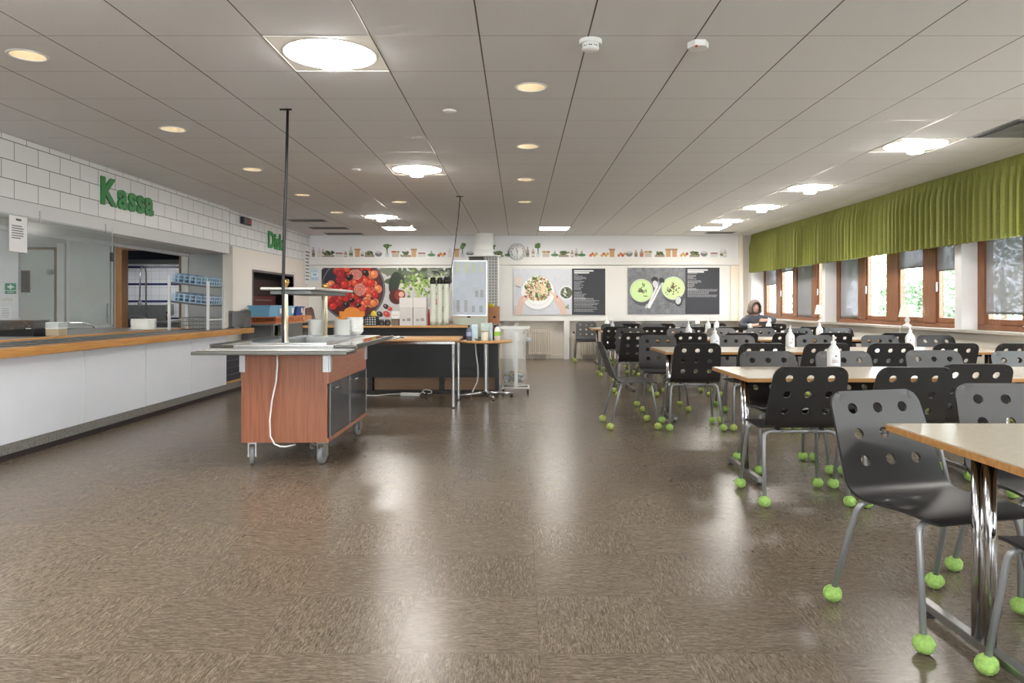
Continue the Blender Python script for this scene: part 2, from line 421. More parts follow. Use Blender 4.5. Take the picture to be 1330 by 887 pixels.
def light_panel():
    t = thing('ceiling_light_panel', 'x', 'ceiling light', group='flat ceiling light panels')
    MB().box(-.302, .302, -.311, .311, .0, .02).build('diffuser', PANE_E, t)
    B('frame', LAMPW, t, (-.303, -.285, -.312, .312, -.004, .01), (.285, .303, -.312, .312, -.004, .01), (-.303, .303, -.312, -.29, -.004, .01), (-.303, .303, .29, .312, -.004, .01))
    return t
pl = light_panel()
for k, (x, y) in enumerate(PANELS):
    i, j = cell_of(x, y); p = ((GX[i] + GX[i + 1]) / 2, (GY[j] + GY[j + 1]) / 2, ZC)
    lab = ['flat square ceiling light panel above the tomato picture', 'flat square ceiling light panel in front of the wall clock', 'flat square ceiling light panel near the green valance end'][k]
    if k == 0: pl.location = p; pl['label'] = lab
    else: dup(pl, p, 0, lab)
def downlight():
    t = thing('downlight', 'x', 'downlight', group='recessed downlights')
    MB().lathe([(.095, .004), (.097, -.004), (.112, -.005), (.115, 0)], n=32).build('trim_ring', WPLAS, t)
    MB().lathe([(.096, .0), (.085, .03), (.06, .07), (.035, .09)], n=32).build('reflector', GOLD, t)
    MB().ball((0, 0, .078), .02, 8).build('bulb', BULB_E, t)
    return t
dl = downlight()
dlab = ['recessed downlight with brass reflector high over the serving counter, first from camera', 'recessed downlight near the green Kassa lettering, second in the counter row', 'recessed downlight third in the row along the counter', 'recessed downlight fourth in the row along the counter, behind the hanging cord',
        'recessed downlight fifth and last in the row along the counter', 'recessed downlight closest to the smoke detector in the aisle row', 'second recessed downlight from the smoke detector in the aisle row', 'third recessed downlight from the smoke detector in the aisle row',
        'fourth recessed downlight from the smoke detector in the aisle row', 'single recessed downlight between the lamp row and the second hanging cord', 'aisle downlight overhead, out of the picture', 'counter downlight overhead, out of the picture']
for k, (x, y) in enumerate(DOWN):
    if k == 0: dl.location = (x, y, ZC); dl['label'] = dlab[0]
    else: dup(dl, (x, y, ZC), 0, dlab[k])
# detectors, caps
t = thing('smoke_detector', 'round white smoke detector on the ceiling between the downlight row and hexagonal sensor', 'smoke detector', (.409, 4.2, ZC))
MB().lathe([(.065, 0), (.065, -.018), (.058, -.024)], n=28).build('base', WPLAS, t)
MB().lathe([(.052, -.02), (.05, -.05), (.042, -.058), (0, -.06)], n=28).build('sensor_head', WPLAS, t)
mb = MB()
for k in range(10):
    a = k * 2 * PI / 10; mb.box(-.0, .0, 0, 0, 0, 0) if False else mb.add([(.0515 * math.cos(a), .0515 * math.sin(a), -.036), (.0515 * math.cos(a + .4), .0515 * math.sin(a + .4), -.036), (.0515 * math.cos(a + .4), .0515 * math.sin(a + .4), -.042), (.0515 * math.cos(a), .0515 * math.sin(a), -.042)], [(0, 1, 2, 3)])
mb.build('vent_slit', BLACK, t)
t = thing('motion_sensor', 'hexagonal white ceiling sensor with a small red eye', 'sensor', (1.03, 4.23, ZC))
MB().prism([(.062 * math.cos(k * PI / 3), .062 * math.sin(k * PI / 3)) for k in range(6)], -.036, 0).build('housing_smoke', WPLAS, t, .004)
MB().ball((-.02, -.045, -.034), .009, 8).build('red_lens', mat('red_lens', (190, 30, 40), .2), t)['label'] = 'small red sensor eye'
def cap(x, y, lab, r=.052):
    mb = MB().lathe([(r, 0), (r, -.006), (r * .8, -.012), (0, -.013)], n=24); o = mb.build('blank_vent_disc', WPLAS); o.location = (x, y, ZC); tag(o, lab, 'ceiling cap', 'blank round ceiling caps')
cap(-.54, 5.72, 'white blank cap on the ceiling tile beside the nearest aisle downlight', .055)
cap(-1.81, 8.19, 'white blank cap on the ceiling between second round lamp and counter downlights')
cap(3.15, 10.6, 'white blank cap on the ceiling near the lamps along the valance')
cap(.083, 13.1, 'small white ceiling sensor just in front of the light panel by the clock', .045)
# air diffusers
def slot_vent(name, x0, x1, y0, y1, lab, cat='air vent', group=None, along='x', n=3):
    t = thing(name, lab, cat, (x0, y0, ZC), 0, group); W, D = x1 - x0, y1 - y0
    B('frame', mat('vent_grey', (150, 150, 150), .5), t, (0, W, 0, D, -.006, 0))
    for k in range(n):
        q = (k + .5) / n
        if along == 'x': B('slot', BLACK, t, (.02, W - .02, D * q - D * .28 / n, D * q + D * .28 / n, -.010, -.007))
        else: B('slot', BLACK, t, (W * q - W * .28 / n, W * q + W * .28 / n, .02, D - .02, -.010, -.007))
    return t
slot_vent('ceiling_vent', -4.1, -3.45, 12.95, 13.3, 'dark slotted air vent in the ceiling, first of three near the Disk wall', group='slotted vents by the Disk wall')
slot_vent('ceiling_vent', -4.1, -3.35, 14.25, 14.6, 'dark slotted air vent in the ceiling, middle of three near the Disk wall', group='slotted vents by the Disk wall')
slot_vent('ceiling_vent', -4.1, -3.3, 15.4, 15.75, 'dark slotted air vent in the ceiling, last of three, against the tomato wall', group='slotted vents by the Disk wall')
slot_vent('ceiling_vent', 3.9, 4.5, 15.2, 15.5, 'slim slotted air vent in the ceiling corner at the end of the valance')
t = thing('ceiling_air_diffuser', 'square ceiling air diffuser with black slots and mottled grey plate near the valance', 'air diffuser', (4.06, 5.98, ZC))
mb = MB(); mb.box(0, .56, 0, .62, -.008, 0); mb.build('panel', mat('mottled_vent_grey', (126, 126, 130), .7, var=.25, vscale=5), t)  # plate grey varied at random by noise
for k in range(2): B('slot', BLACK, t, (.01 + .045 * k, .03 + .045 * k, .01, .61, -.013, -.008))
for k in range(2): B('slot', BLACK, t, (.05, .55, .01 + .045 * k, .03 + .045 * k, -.013, -.008))

# ------------------------------------------------------------------ walls
XW = 5.35
struct(MB().box(-9.6, 5.6, 16.2, 16.4, 0, ZC + .2).build('wall_back', CREAM))
struct(B('wall_front', WHITE, None, (-9.6, 5.6, -4.3, -4.2, 0, .86), (-9.6, 5.6, -4.3, -4.2, 2.4, ZC + .2), (-9.6, -4.4, -4.3, -4.2, .86, 2.4), (5.0, 5.6, -4.3, -4.2, .86, 2.4), (-.1, .3, -4.3, -4.2, .86, 2.4)))  # wall behind the camera, its window openings added to let in fill light
struct(MB().box(-9.7, -9.6, -4.2, 12, 0, ZC + .2).build('wall_kitchen_left', GREYP))
# left wall with the dish hatch, from y=11.74 to the back
XL = -4.57
mb = MB(); z0, z1, ya, yb = .87, 1.75, 12.63, 14.86
mb.box(XL - .16, XL, 11.74, ya, 0, 2.115); mb.box(XL - .16, XL, yb, 16.2, 0, 2.115); mb.box(XL - .16, XL, ya, yb, z1, 2.115); mb.box(XL - .16, XL, ya, yb, 0, z0)
mb.build('wall_left', mat('hatch_wall_cream', (226, 220, 212), .6)); struct(bpy.data.objects['wall_left'])
struct(MB().box(XL - .16, XL + .004, 11.62, 16.2, 2.115, ZC + .1).build('wall_left_tiled', TILE))
struct(B('trim_1', STEELD, None, (XL - .17, XL + .012, ya - .04, ya, z0, z1 + .04), (XL - .17, XL + .012, yb, yb + .04, z0, z1 + .04), (XL - .17, XL + .012, ya, yb, z1, z1 + .04)))
# room behind the hatch, its dimness put into the dark wall colour
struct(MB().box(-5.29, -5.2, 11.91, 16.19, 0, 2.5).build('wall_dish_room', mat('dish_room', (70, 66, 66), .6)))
# bulkhead over the counter
mb = MB(); mb.box(-4.68, -4.53, -4.2, 11.5, 2.13, ZC + .1); struct(mb.build('wall_left_bulkhead', TILE))
struct(B('trim_2', mat('fascia_white', (214, 214, 216), .5), None, (-4.68, -4.53, -4.2, 11.5, 1.98, 2.129), bevel=.003))
mb = MB()
yy = -4.2
while yy < 11.5:
    mb.box(-5.15, -4.681, yy, min(yy + 1.19, 11.5), 1.975, 2.06); yy += 1.2
mb.box(-5.2, -5.151, -4.2, 11.5, 1.93, 2.3)
struct(mb.build('trim_3', mat('soffit_grey', (196, 198, 200), .5)))
# kitchen cross wall at y = 11.75 with a doorway and a grey door
YK = 11.75
mb = MB(); KW = GREYP
for a, b, c, d in ((-9.6, -8.02, 0, ZC), (-8.02, -7.36, 2.1, ZC), (-7.36, -6.43, 0, ZC), (-6.43, -5.38, 2.1, ZC), (-5.38, XL - .16, 0, ZC)): mb.box(a, b, YK, YK + .15, c, d)
struct(mb.build('wall_kitchen', KW))
t = bpy.data.objects.new('door_1', None); COL.objects.link(t); struct(t)
B('leaf', mat('grey_door', (162, 168, 167), .5, var=.04, vscale=6), t, (-7.98, -7.41, YK - .02, YK + .03, .02, 2.06))
B('frame', mat('ochre_frame', (92, 76, 50), .5), t, (-8.02, -7.98, YK - .03, YK + .15, 0, 2.1), (-7.41, -7.36, YK - .03, YK + .15, 0, 2.1), (-7.98, -7.41, YK - .03, YK + .15, 2.06, 2.1))
B('casing', mat('casing_grey', (176, 178, 178), .5), t, (-7.36, -7.24, YK - .04, YK, 0, 2.16), (-7.2, -7.13, YK - .05, YK, 0, 2.3))
B('vision_pane', mat('dark_pane', (28, 22, 20), .2), t, (-7.98, -7.81, YK - .026, YK - .02, 1.4, 1.71))
B('pane_trim', mat('brown_bead', (84, 60, 40), .5), t, (-7.81, -7.795, YK - .03, YK - .02, 1.38, 1.73), (-7.98, -7.795, YK - .03, YK - .02, 1.38, 1.40), (-7.98, -7.795, YK - .03, YK - .02, 1.71, 1.73))
B('lock', STEEL, t, (-7.52, -7.44, YK - .05, YK - .02, 1.67, 1.75))
t = bpy.data.objects.new('door_2', None); COL.objects.link(t); struct(t)
B('frame', WINWOOD if False else wood('door_oak', (140, 98, 56), (168, 122, 74), 2, .4), t, (-6.43, -6.33, YK - .03, YK + .16, 0, 2.1), (-6.33, -5.38, YK - .03, YK + .16, 2.06, 2.1))
B('inner_trim', mat('jamb_brown', (96, 70, 48), .5), t, (-5.42, -5.38, YK - .03, YK + .16, 0, 2.06))
B('casing', MATS['casing_grey'], t, (-5.38, -5.28, YK - .03, YK, 0, 2.2), (-6.52, -6.43, YK - .03, YK, 0, 2.2))
# scullery behind the doorway: white tiles with dark blue bands
def band_mat():
    m = bpy.data.materials.new('scullery_tile'); m.use_nodes = True; nt = m.node_tree; b = nt.nodes['Principled BSDF']; L = nt.links.new
    tc = nt.nodes.new('ShaderNodeTexCoord'); sp = nt.nodes.new('ShaderNodeSeparateXYZ'); L(tc.outputs['Object'], sp.inputs[0])
    def mt(op, a, v):
        n = nt.nodes.new('ShaderNodeMath'); n.operation = op; L(a, n.inputs[0]); n.inputs[1].default_value = v; return n.outputs[0]
    f = mt('FRACT', mt('DIVIDE', mt('SUBTRACT', sp.outputs[2], 1.225), .315), 0.)
    k = mt('LESS_THAN', f, .13)
    cb = nt.nodes.new('ShaderNodeCombineXYZ'); L(sp.outputs[0], cb.inputs[0]); L(sp.outputs[2], cb.inputs[1])
    br = nt.nodes.new('ShaderNodeTexBrick'); L(cb.outputs[0], br.inputs['Vector']); br.offset = 0
    br.inputs['Scale'].default_value = 1; br.inputs['Brick Width'].default_value = .15; br.inputs['Row Height'].default_value = .15; br.inputs['Mortar Size'].default_value = .003
    br.inputs['Color1'].default_value = (*lin((205, 208, 214)), 1); br.inputs['Color2'].default_value = (*lin((198, 202, 210)), 1); br.inputs['Mortar'].default_value = (*lin((160, 162, 168)), 1)
    mx = nt.nodes.new('ShaderNodeMix'); mx.data_type = 'RGBA'; L(k, mx.inputs[0]); L(br.outputs['Color'], mx.inputs[6]); mx.inputs[7].default_value = (*lin((34, 40, 84)), 1)
    L(mx.outputs[2], b.inputs['Base Color']); b.inputs['Roughness'].default_value = .25
    return m
struct(MB().box(-7.6, -5.3, 13.5, 13.6, 0, 2.6).build('wall_scullery', band_mat()))
struct(MB().box(-7.7, -7.6, 11.9, 13.6, 0, 2.6).build('wall_scullery_left', mat('scullery_side', (150, 154, 160), .5)))
struct(MB().box(-5.37, -5.30, 11.9, 13.5, 0, 2.6).build('wall_scullery_right', MATS['scullery_side']))
# white tiled pier at far left with a green sign
mb = MB().box(-9.6, -7.94, 11.66, 11.749, 0, ZC); struct(mb.build('wall_pier', mat('white_pier', (214, 216, 220), .4)))
# back wall cladding
YB = 16.0
struct(B('wall_back_panelling', PANELW, None, (XL, 4.78, YB, 16.19, .83, 2.045)))
struct(B('trim_4', WHITE, None, (XL, 4.78, YB - .04, 16.19, 2.05, 2.21), bevel=.004))
struct(B('wall_back_frieze', mat('frieze_white', (226, 226, 228), .6), None, (XL, 4.78, YB + .03, 16.19, 2.21, ZC)))
struct(B('trim_5', WHITE, None, (.98, 1.10, YB - .01, 16.19, 0, .829), (-.1, .0, YB + .1, 16.19, 0, .829), (2.55, 2.65, YB + .1, 16.19, 0, .829), (XL, -4.4, YB + .02, 16.19, 0, .829)))
struct(B('trim_6', mat('corner_cream', (226, 214, 198), .6), None, (4.6, 4.78, YB - .03, YB, .83, 2.045), (4.78, 4.86, YB - .06, 16.19, 0, ZC)))
struct(B('baseboard_back', CREAM, None, (XL, 4.78, 16.15, 16.2, 0, .09)))
# right wall with four-light windows between piers
mb = MB(); mb.box(5.2, 5.6, -4.2, 16.2, 0, .86); struct(mb.build('wall_right', CREAM))
struct(B('wall_right_upper', WHITE, None, (5.25, 5.6, -4.2, 16.2, 2.35, ZC + .2)))
struct(B('trim_7', mat('sill_stone', (178, 172, 164), .35, var=.06, vscale=9), None, (5.12, 5.4, -4.2, 16.2, .86, .893), bevel=.004))
PIER = mat('pier_white', (232, 232, 232), .5)
PW = 3.79
pier_y = [12.32 - PW * k for k in range(5)]
for k, y in enumerate(pier_y): struct(B('column_%d' % (k + 1) if False else 'trim_%d' % (8 + k), PIER, None, (5.13, 5.5, y, y + .13, .893, 2.36), bevel=.004))
struct(B('trim_20', PIER, None, (5.05, 5.5, 15.97, 16.19, .893, 2.36)))
GLASS = see('window_glass', (250, 252, 252), 1., .02, .06)
mullA = [(15.97, 15.9), (15.23, 14.96), (14.31, 14.09), (13.37, 13.13), (12.52, 12.45)]
mullB = [(12.32, 12.2), (11.54, 11.30), (10.64, 10.34), (9.68, 9.39), (8.72, 8.66)]
bays = [mullA] + [[(a - PW * k, b - PW * k) for a, b in mullB] for k in range(4)]
for k, mu in enumerate(bays):
    t = bpy.data.objects.new('window_%d' % (k + 1), None); COL.objects.link(t); struct(t)
    ye, ys = mu[0][0], mu[-1][1]
    fr = MB(); x0, x1 = 5.32, 5.42
    for a, b in mu: fr.box(x0, x1, b, a, .94, 2.3)
    fr.box(x0, x1, ys, ye, .895, .95); fr.box(x0, x1, ys, ye, 2.28, 2.36)
    fr.build('frame', WINWOOD, t)
    for q in range(4):
        a, b = mu[q][1], mu[q + 1][0]; s = .045
        B('sash', WINWOOD, t, (5.34, 5.40, a - s, a, .955, 2.27), (5.34, 5.40, b, b + s, .955, 2.27), (5.34, 5.40, b + s, a - s, .955, 1.02), (5.34, 5.40, b + s, a - s, 2.22, 2.27), bevel=.004)
        B('pane', GLASS, t, (5.366, 5.370, b + s, a - s, 1.02, 2.22))
        if q % 2: B('handle', STEELD, t, (5.31, 5.34, a - .03, a - .012, 1.35, 1.47))
# roller blinds
BLIND = see('blind_mesh', (184, 186, 190), .28, .5, .0, (176, 177, 180)); BLINDB = see('blind_mesh_dark', (190, 192, 198), .34, .5, .0, (176, 177, 180))
def blind(a, b, z, lab, m=BLIND):
    t = thing('roller_blind', lab, 'roller blind', (5.335, 0, 0), 0, 'grey roller blinds')
    B('fabric', m, t, (-.002, 0, b + .02, a - .02, z, 2.25)); B('bottom_bar', STEELD, t, (-.006, .004, b + .02, a - .02, z - .025, z))
bl = [bays[0], bays[1], bays[2]]
blind(bl[0][0][1], bl[0][1][0], 1.62, 'grey mesh blind half drawn behind the person, in the farthest window light')
blind(bl[0][1][1], bl[0][2][0], 1.86, 'short grey mesh blind on the second light of the farthest window')
blind(bl[0][2][1], bl[0][3][0], .99, 'pale creased blind pulled fully down in the farthest window', see('blind_creased', (215, 216, 220), .2, .5, 0., (150, 150, 154)))
blind(bl[1][0][1], bl[1][1][0], 1.0, 'grey mesh blind fully drawn on the first light of the middle window', BLINDB)
blind(bl[1][2][1], bl[1][3][0], 1.70, 'grey mesh blind a third drawn above the taller sill lamp')
blind(bl[1][3][1], bl[1][4][0], 1.63, 'grey mesh blind a third drawn beside the white pier')
blind(bl[2][0][1], bl[2][1][0], 1.10, 'long grey mesh blind in the window at the picture edge', BLINDB)
# valance curtain
def curtain():
    t = thing('curtain_valance', 'long olive green gathered valance curtain hanging above the windows', 'curtain', (5.0, 0, 0))
    m = mat('olive_curtain', (120, 123, 60), .85, var=.14, vscale=60, bump=.3, bscale=900)
    b = m.node_tree.nodes['Principled BSDF']
    nt = m.node_tree; tl = nt.nodes.new('ShaderNodeBsdfTranslucent'); tl.inputs[0].default_value = (*lin((150, 156, 60)), 1)
    ms = nt.nodes.new('ShaderNodeMixShader'); ms.inputs[0].default_value = .12
    nt.links.new(b.outputs[0], ms.inputs[1]); nt.links.new(tl.outputs[0], ms.inputs[2]); nt.links.new(ms.outputs[0], nt.nodes['Material Output'].inputs[0])
    y = 15.8; ys = []; rg = random.Random(3)
    ph = 0.
    y0, y1 = -4., 15.8; N = 2000
    Z = [2.687, 2.66, 2.63, 2.605, 2.585, 2.57, 2.55, 2.5, 2.42, 2.3, 2.15, 2.0, 1.9, 1.868]
    phs = []; amps = []; p = 0.; wl = .12; am = .03
    for i in range(N + 1):
        if i % 14 == 0: wlt = rg.uniform(.08, .15); amt = rg.uniform(.03, .062)
        wl += (wlt - wl) * .12; am += (amt - am) * .12
        p += (y1 - y0) / N / wl * 2 * PI; phs.append(p); amps.append(am)
    vs = []; fs = []
    for j, z in enumerate(Z):
        for i in range(N + 1):
            yy = y0 + (y1 - y0) * i / N; d = min(1, max(0, 2.687 - z) / .25)
            head = .008 * math.sin(phs[i] * 2.3) if z > 2.57 else 0
            pinch = -.012 if .0 < 2.585 - z < .03 else 0
            x = amps[i] * d * (1 - 2.1 * abs(math.sin(phs[i] / 2)) ** .8 + .2 * math.sin(2.1 * phs[i] + 1.3 * z)) + head + pinch * 0
            vs.append((x, yy + .02 * d * math.cos(phs[i]), z))
    n = N + 1
    for j in range(len(Z) - 1):
        for i in range(N): fs.append((j * n + i, j * n + i + 1, (j + 1) * n + i + 1, (j + 1) * n + i))
    k = 5 * N
    mb = MB(); mb.add(vs[:6 * n], [f for f in fs[:5 * N]], 0, True); mb.build('gathered_header', m, t)
    off = 5 * n
    mb = MB(); mb.add(vs[off:], [tuple(i - off for i in f) for f in fs[5 * N:]], 0, True); mb.build('pleated_cloth', m, t)
    B('curtain_rail', WPLAS, t, (.03, .06, -4., 15.78, 2.655, 2.688))
curtain()
# outside
struct(MB().box(6.5, 90, -20, 90, -1.3, -1.2).build('ground', mat('paving', (186, 184, 178), .9, var=.2, vscale=2)))
def tree(x, y, h, r, n, lab, seed):
    rg = random.Random(seed)
    t = thing('garden_tree', lab, 'tree', (x, y, -1.2), 0, 'trees outside the windows')
    mb = MB(); mb.tube([(0, 0, 0), (.05, .03, h * .35), (0, .08, h * .6)], [.16, .12, .05], 8); mb.build('trunk', mat('bark', (110, 92, 76), .8), t)
    mb = MB()
    blobs = [(rg.uniform(-.6, .6) * r, rg.uniform(-.6, .6) * r, h * rg.uniform(.22, .95), r * rg.uniform(.35, .6)) for _ in range(16)]
    for _ in range(n):
        bx, by, bz, br = rg.choice(blobs); v = Vector((rg.gauss(0, 1), rg.gauss(0, 1), rg.gauss(0, 1))).normalized() * br * rg.uniform(.6, 1.05)
        c = Vector((bx, by, bz)) + v; a = Vector((rg.gauss(0, 1), rg.gauss(0, 1), rg.gauss(0, 1))).normalized(); b2 = a.orthogonal().normalized(); s = rg.uniform(.08, .17)
        mb.add([c - a * s, c + b2 * s * .6, c + a * s, c - b2 * s * .6], [(0, 1, 2, 3)], rg.choice((0, 0, 1)))
    o = mb.build('foliage', [LEAF1, LEAF2], t); o['kind'] = 'stuff'
LEAF1 = mat('leaf_green', (94, 122, 88), .6); LEAF2 = mat('leaf_pale_green', (136, 158, 124), .6)
tree(23.4, 35.5, 7.0, 2.7, 2800, 'bushy green tree seen through the blind of the nearest window', 1)
tree(18.3, 34.5, 4.4, 2.0, 2600, 'green tree seen through the pane behind the taller sill lamp', 2)
tree(16.6, 41, 4.8, 1.9, 2000, 'pale tree seen through the second light of the middle window', 3)
tree(14.4, 33, 7.0, 1.9, 2600, 'dark tree seen through the drawn blind of the middle window', 4)
tree(22.6, 39.5, 4.2, 1.7, 1800, 'low tree outside the pane beside the white pier', 5)
tree(13.4, 45, 4.6, 2.2, 2000, 'distant tree outside the farthest window', 6)
for k, (a, b) in enumerate(((-4.4, -.1), (.3, 5.0))):  # unseen windows added behind the camera to brighten the room
    t = bpy.data.objects.new('window_%d' % (6 + k), None); COL.objects.link(t); struct(t)
    B('frame', WINWOOD, t, (a, b, -4.29, -4.21, .86, .94), (a, b, -4.29, -4.21, 2.34, 2.4), *[(x - .06, x + .06, -4.29, -4.21, .94, 2.34) for x in (a + .06, a + (b - a) * .33, a + (b - a) * .67, b - .06)])
    B('pane', GLASS, t, (a + .1, b - .1, -4.252, -4.248, .94, 2.34))
for k, (x, y) in enumerate(((-6.9, 5.2), (-6.9, 8.9), (-8.4, 8.9), (-5.9, 7.2))):  # unseen panels added to brighten the kitchen
    dup(pl, (x, y, ZC - .02 if y < 12 else 2.6), 0, 'added flat light panel brightening the kitchen, hidden above the bulkhead')
# ------------------------------------------------------------------ serving counter along the left
CF = -3.86
LAM = mat('counter_white', (228, 232, 240), .38, var=.015, vscale=3)
GRAN = mat('granite_plinth', (124, 122, 118), .5, var=.35, vscale=60)
c = thing('serving_counter', 'long white-fronted serving counter with oak front rail and grey plinth', 'counter', (0, 0, 0))
seams = [2.15, 3.24, 4.36, 5.45, 6.53, 7.61, 8.67, 9.71]
B('carcass', mat('carcass_grey', (120, 120, 120), .6), c, (-5.75, CF - .03, 1.5, 9.70, .13, .80))
for a, b in zip(seams[:-1], seams[1:]): B('front_panel', LAM, c, (CF - .03, CF, a + .005, b - .005, .131, .79), bevel=.002)
B('granite_plinth', GRAN, c, (CF - .04, CF - .004, 1.5, 10.6, .05, .13))
B('toe_kick', mat('dark_kick', (44, 34, 34), .6), c, (CF - .045, CF - .012, 1.5, 10.6, 0, .05))
B('oak_rail', OAK, c, (-3.90, -3.76, 1.5, 10.45, .787, .855), bevel=.006)
rl = MB(); rl.box(-4.548, -3.905, 1.5, 10.40, .81, .853); rl.build('tray_slide', STEEL, c)
for x in (-4.0, -4.18, -4.36): B('slide_rib', STEELD, c, (x - .012, x + .012, 1.5, 10.35, .8535, .862), bevel=.003)
B('inner_rail', OAK, c, (-4.60, -4.55, 1.5, 10.3, .83, .868), bevel=.003)
B('worktop', STEEL, c, (-5.8, -4.602, 1.5, 10.3, .82, .862))
B('bottom_shelf', wood('shelf_oak', (190, 136, 74), (210, 160, 98), 1, .4), c, (-4.6, CF - .03, 9.72, 10.6, .13, .15))
B('end_panel', LAM, c, (-4.62, -4.60, 9.72, 10.6, .15, .80))
B('upper_shelf', LAM, c, (-4.6, CF - .03, 9.72, 10.5, .60, .62))
# under-counter crates at the open end
cr = thing('plastic_crate', 'x', 'crate', (-4.15, 10.05, .151), 0, 'dark crates under the counter end')
MB().box(-.24, .24, -.28, .28, 0, .012).box(-.24, -.23, -.28, .28, .012, .09).box(.23, .24, -.28, .28, .012, .09).box(-.23, .23, -.28, -.27, .012, .09).box(-.23, .23, .27, .28, .012, .09).build('body', mat('navy_crate', (38, 42, 58), .5), cr)
B('rim', mat('crate_rim', (84, 88, 102), .5), cr, (-.25, .25, -.29, -.28, .08, .092), (-.25, .25, .28, .29, .08, .092), (.24, .25, -.28, .28, .08, .092), (-.25, -.24, -.28, .28, .08, .092))
cr['label'] = 'dark blue plastic crate at the bottom of the stack under the counter end'
for k, q in enumerate(('second from the bottom of', 'third from the bottom of', 'topmost in')): dup(cr, (-4.15, 10.05, .151 + .094 * (k + 1)), 0, 'dark blue plastic crate %s the stack under the counter end' % q)
# glass end screen
t = thing('counter_screen', 'clear upright screen with steel posts on the counter end', 'screen', (-3.95, 10.2, .8625))
CLEAR = see('clear_acrylic', (244, 247, 247), .95, .12, .05, (200, 205, 206))
B('sheet', see('smoked_screen', (190, 194, 196), .75, .1, .10, (150, 150, 150)), t, (-.04, .23, -.004, .004, .01, .23))
B('post', STEEL, t, (-.075, -.045, -.015, .015, .008, .24)); B('post', CHROME, t, (-.03, -.018, -.014, -.006, .0005, .24)); B('foot', BLACK, t, (-.08, -.0, -.02, .02, .0005, .012))
# plates
def plate_mesh(r=.15, h=.018, m=PORC):
    return MB().lathe([(0, .004), (r * .55, .004), (r * .62, .007), (r, h), (r + .002, h - .002), (r * .64, .001), (r * .58, 0), (0, 0)], n=32)
p0 = plate_mesh().build('dinner_plate', PORC); tag(p0, 'white dinner plate in the stack on the serving counter', 'plate', 'white dinner plates stacked on the counter')
p0.location = (-4.72, 9.25, .863)
for k in range(1, 14):
    q = p0.copy(); COL.objects.link(q); q.location = (-4.72 + random.uniform(-.004, .004), 9.25 + random.uniform(-.004, .004), .863 + k * .0095)
# sloping glass rack shelf
GRX, GRY, TL = -4.18, 9.55, math.atan(.054 / .49)
t = thing('glass_shelf', 'white metal stand with two sloping shelves of blue glass racks on the counter', 'shelf', (GRX, GRY, .8625))
WM = mat('white_metal', (214, 216, 218), .35)
for x in (-.245, .245):
    for y in (-.245, .245): B('post', WM, t, (x - .014, x + .014, y - .014, y + .014, 0, .655 - x * .16))
for z in (.345, .585):
    sb = B('shelf_board', mat('grey_shelf', (92, 92, 92), .45), t, (-.228, .228, -.24, .24, -.022, 0)); sb.location = (0, 0, z); sb.rotation_euler = (0, TL, 0)
B('cross_brace', WM, t, (-.235, -.225, -.23, .23, .12, .135), (.225, .235, -.23, .23, .12, .135))
BLUER = mat('pale_blue_rack', (158, 190, 214), .4)
gr = thing('glass_rack', 'pale blue rack full of glasses on the lower sloping shelf', 'glass rack', (0, 0, 0), 0, None)
mb = MB(); W = D = .45; H = .1
for z in (0, .045, .09): mb.box(-W / 2, W / 2, -D / 2, -D / 2 + .008, z, z + .01); mb.box(-W / 2, W / 2, D / 2 - .008, D / 2, z, z + .01); mb.box(-W / 2, -W / 2 + .008, -D / 2, D / 2, z, z + .01); mb.box(W / 2 - .008, W / 2, -D / 2, D / 2, z, z + .01)
for k in range(7):
    y = -D / 2 + .006 + k * (D - .012) / 6
    for s_ in (-1, 1): mb.box(s_ * W / 2 - .008 * (s_ > 0), s_ * W / 2 + .008 * (s_ < 0), y - .006, y + .006, 0, H); mb.box(y - .006, y + .006, s_ * D / 2 - .008 * (s_ > 0), s_ * D / 2 + .008 * (s_ < 0), 0, H)
mb.build('grid_wall', BLUER, gr); B('base', BLUER, gr, (-W / 2 + .009, W / 2 - .009, -D / 2 + .009, D / 2 - .009, 0, .006))
gl = MB().lathe([(0, .006), (.028, .006), (.034, .112), (.036, .112), (.030, 0), (0, 0)], n=14).build('drinking_glass', see('rack_glass', (206, 222, 236), .55, .05, .14, (196, 214, 230)))
tag(gl, 'x', 'glass'); first = True
for n_, (lev, z) in enumerate((('lower', .346), ('upper', .586))):
    R = Matrix.Rotation(TL, 3, 'Y'); base = Vector((GRX, GRY, .8625 + z))
    o = gr if n_ == 0 else dup(gr, base, 0, 'pale blue rack full of glasses on the upper sloping shelf')
    o.location = base; o.rotation_euler = (0, TL, 0)
    for i in range(5):
        for j in range(5):
            o = gl if first else gl.copy()
            if not first: COL.objects.link(o)
            first = False
            o.location = base + R @ Vector((-.17 + i * .085, -.17 + j * .085, .0075)); o.rotation_euler = (0, TL, 0)
            o['label'] = 'clear glass in the pale blue rack on the %s sloping shelf' % lev; o['group'] = 'glasses in the rack on the %s shelf' % lev
# wire basket under the shelf
t = thing('wire_basket', 'grey wire basket on the counter below the glass racks', 'basket', (-4.165, 9.55, .868))
mb = MB()
for z in (0, .05, .1, .15): mb.tube([(-.15, -.2, z), (.19, -.2, z), (.19, .2, z), (-.15, .2, z), (-.15, -.2, z)], .004, 6)
mb.build('wire_hoop', STEELD, t); mb = MB()
for k in range(11): mb.tube([(.19, -.2 + k * .04, .15), (.19, -.2 + k * .04, 0), (-.15, -.2 + k * .04, 0), (-.15, -.2 + k * .04, .15)], .0025, 5)
for k in range(9): mb.tube([(-.15 + k * .0425, -.2, 0), (-.15 + k * .0425, -.2, .15)], .0025, 5)
mb.build('wire_mesh', STEELD, t)
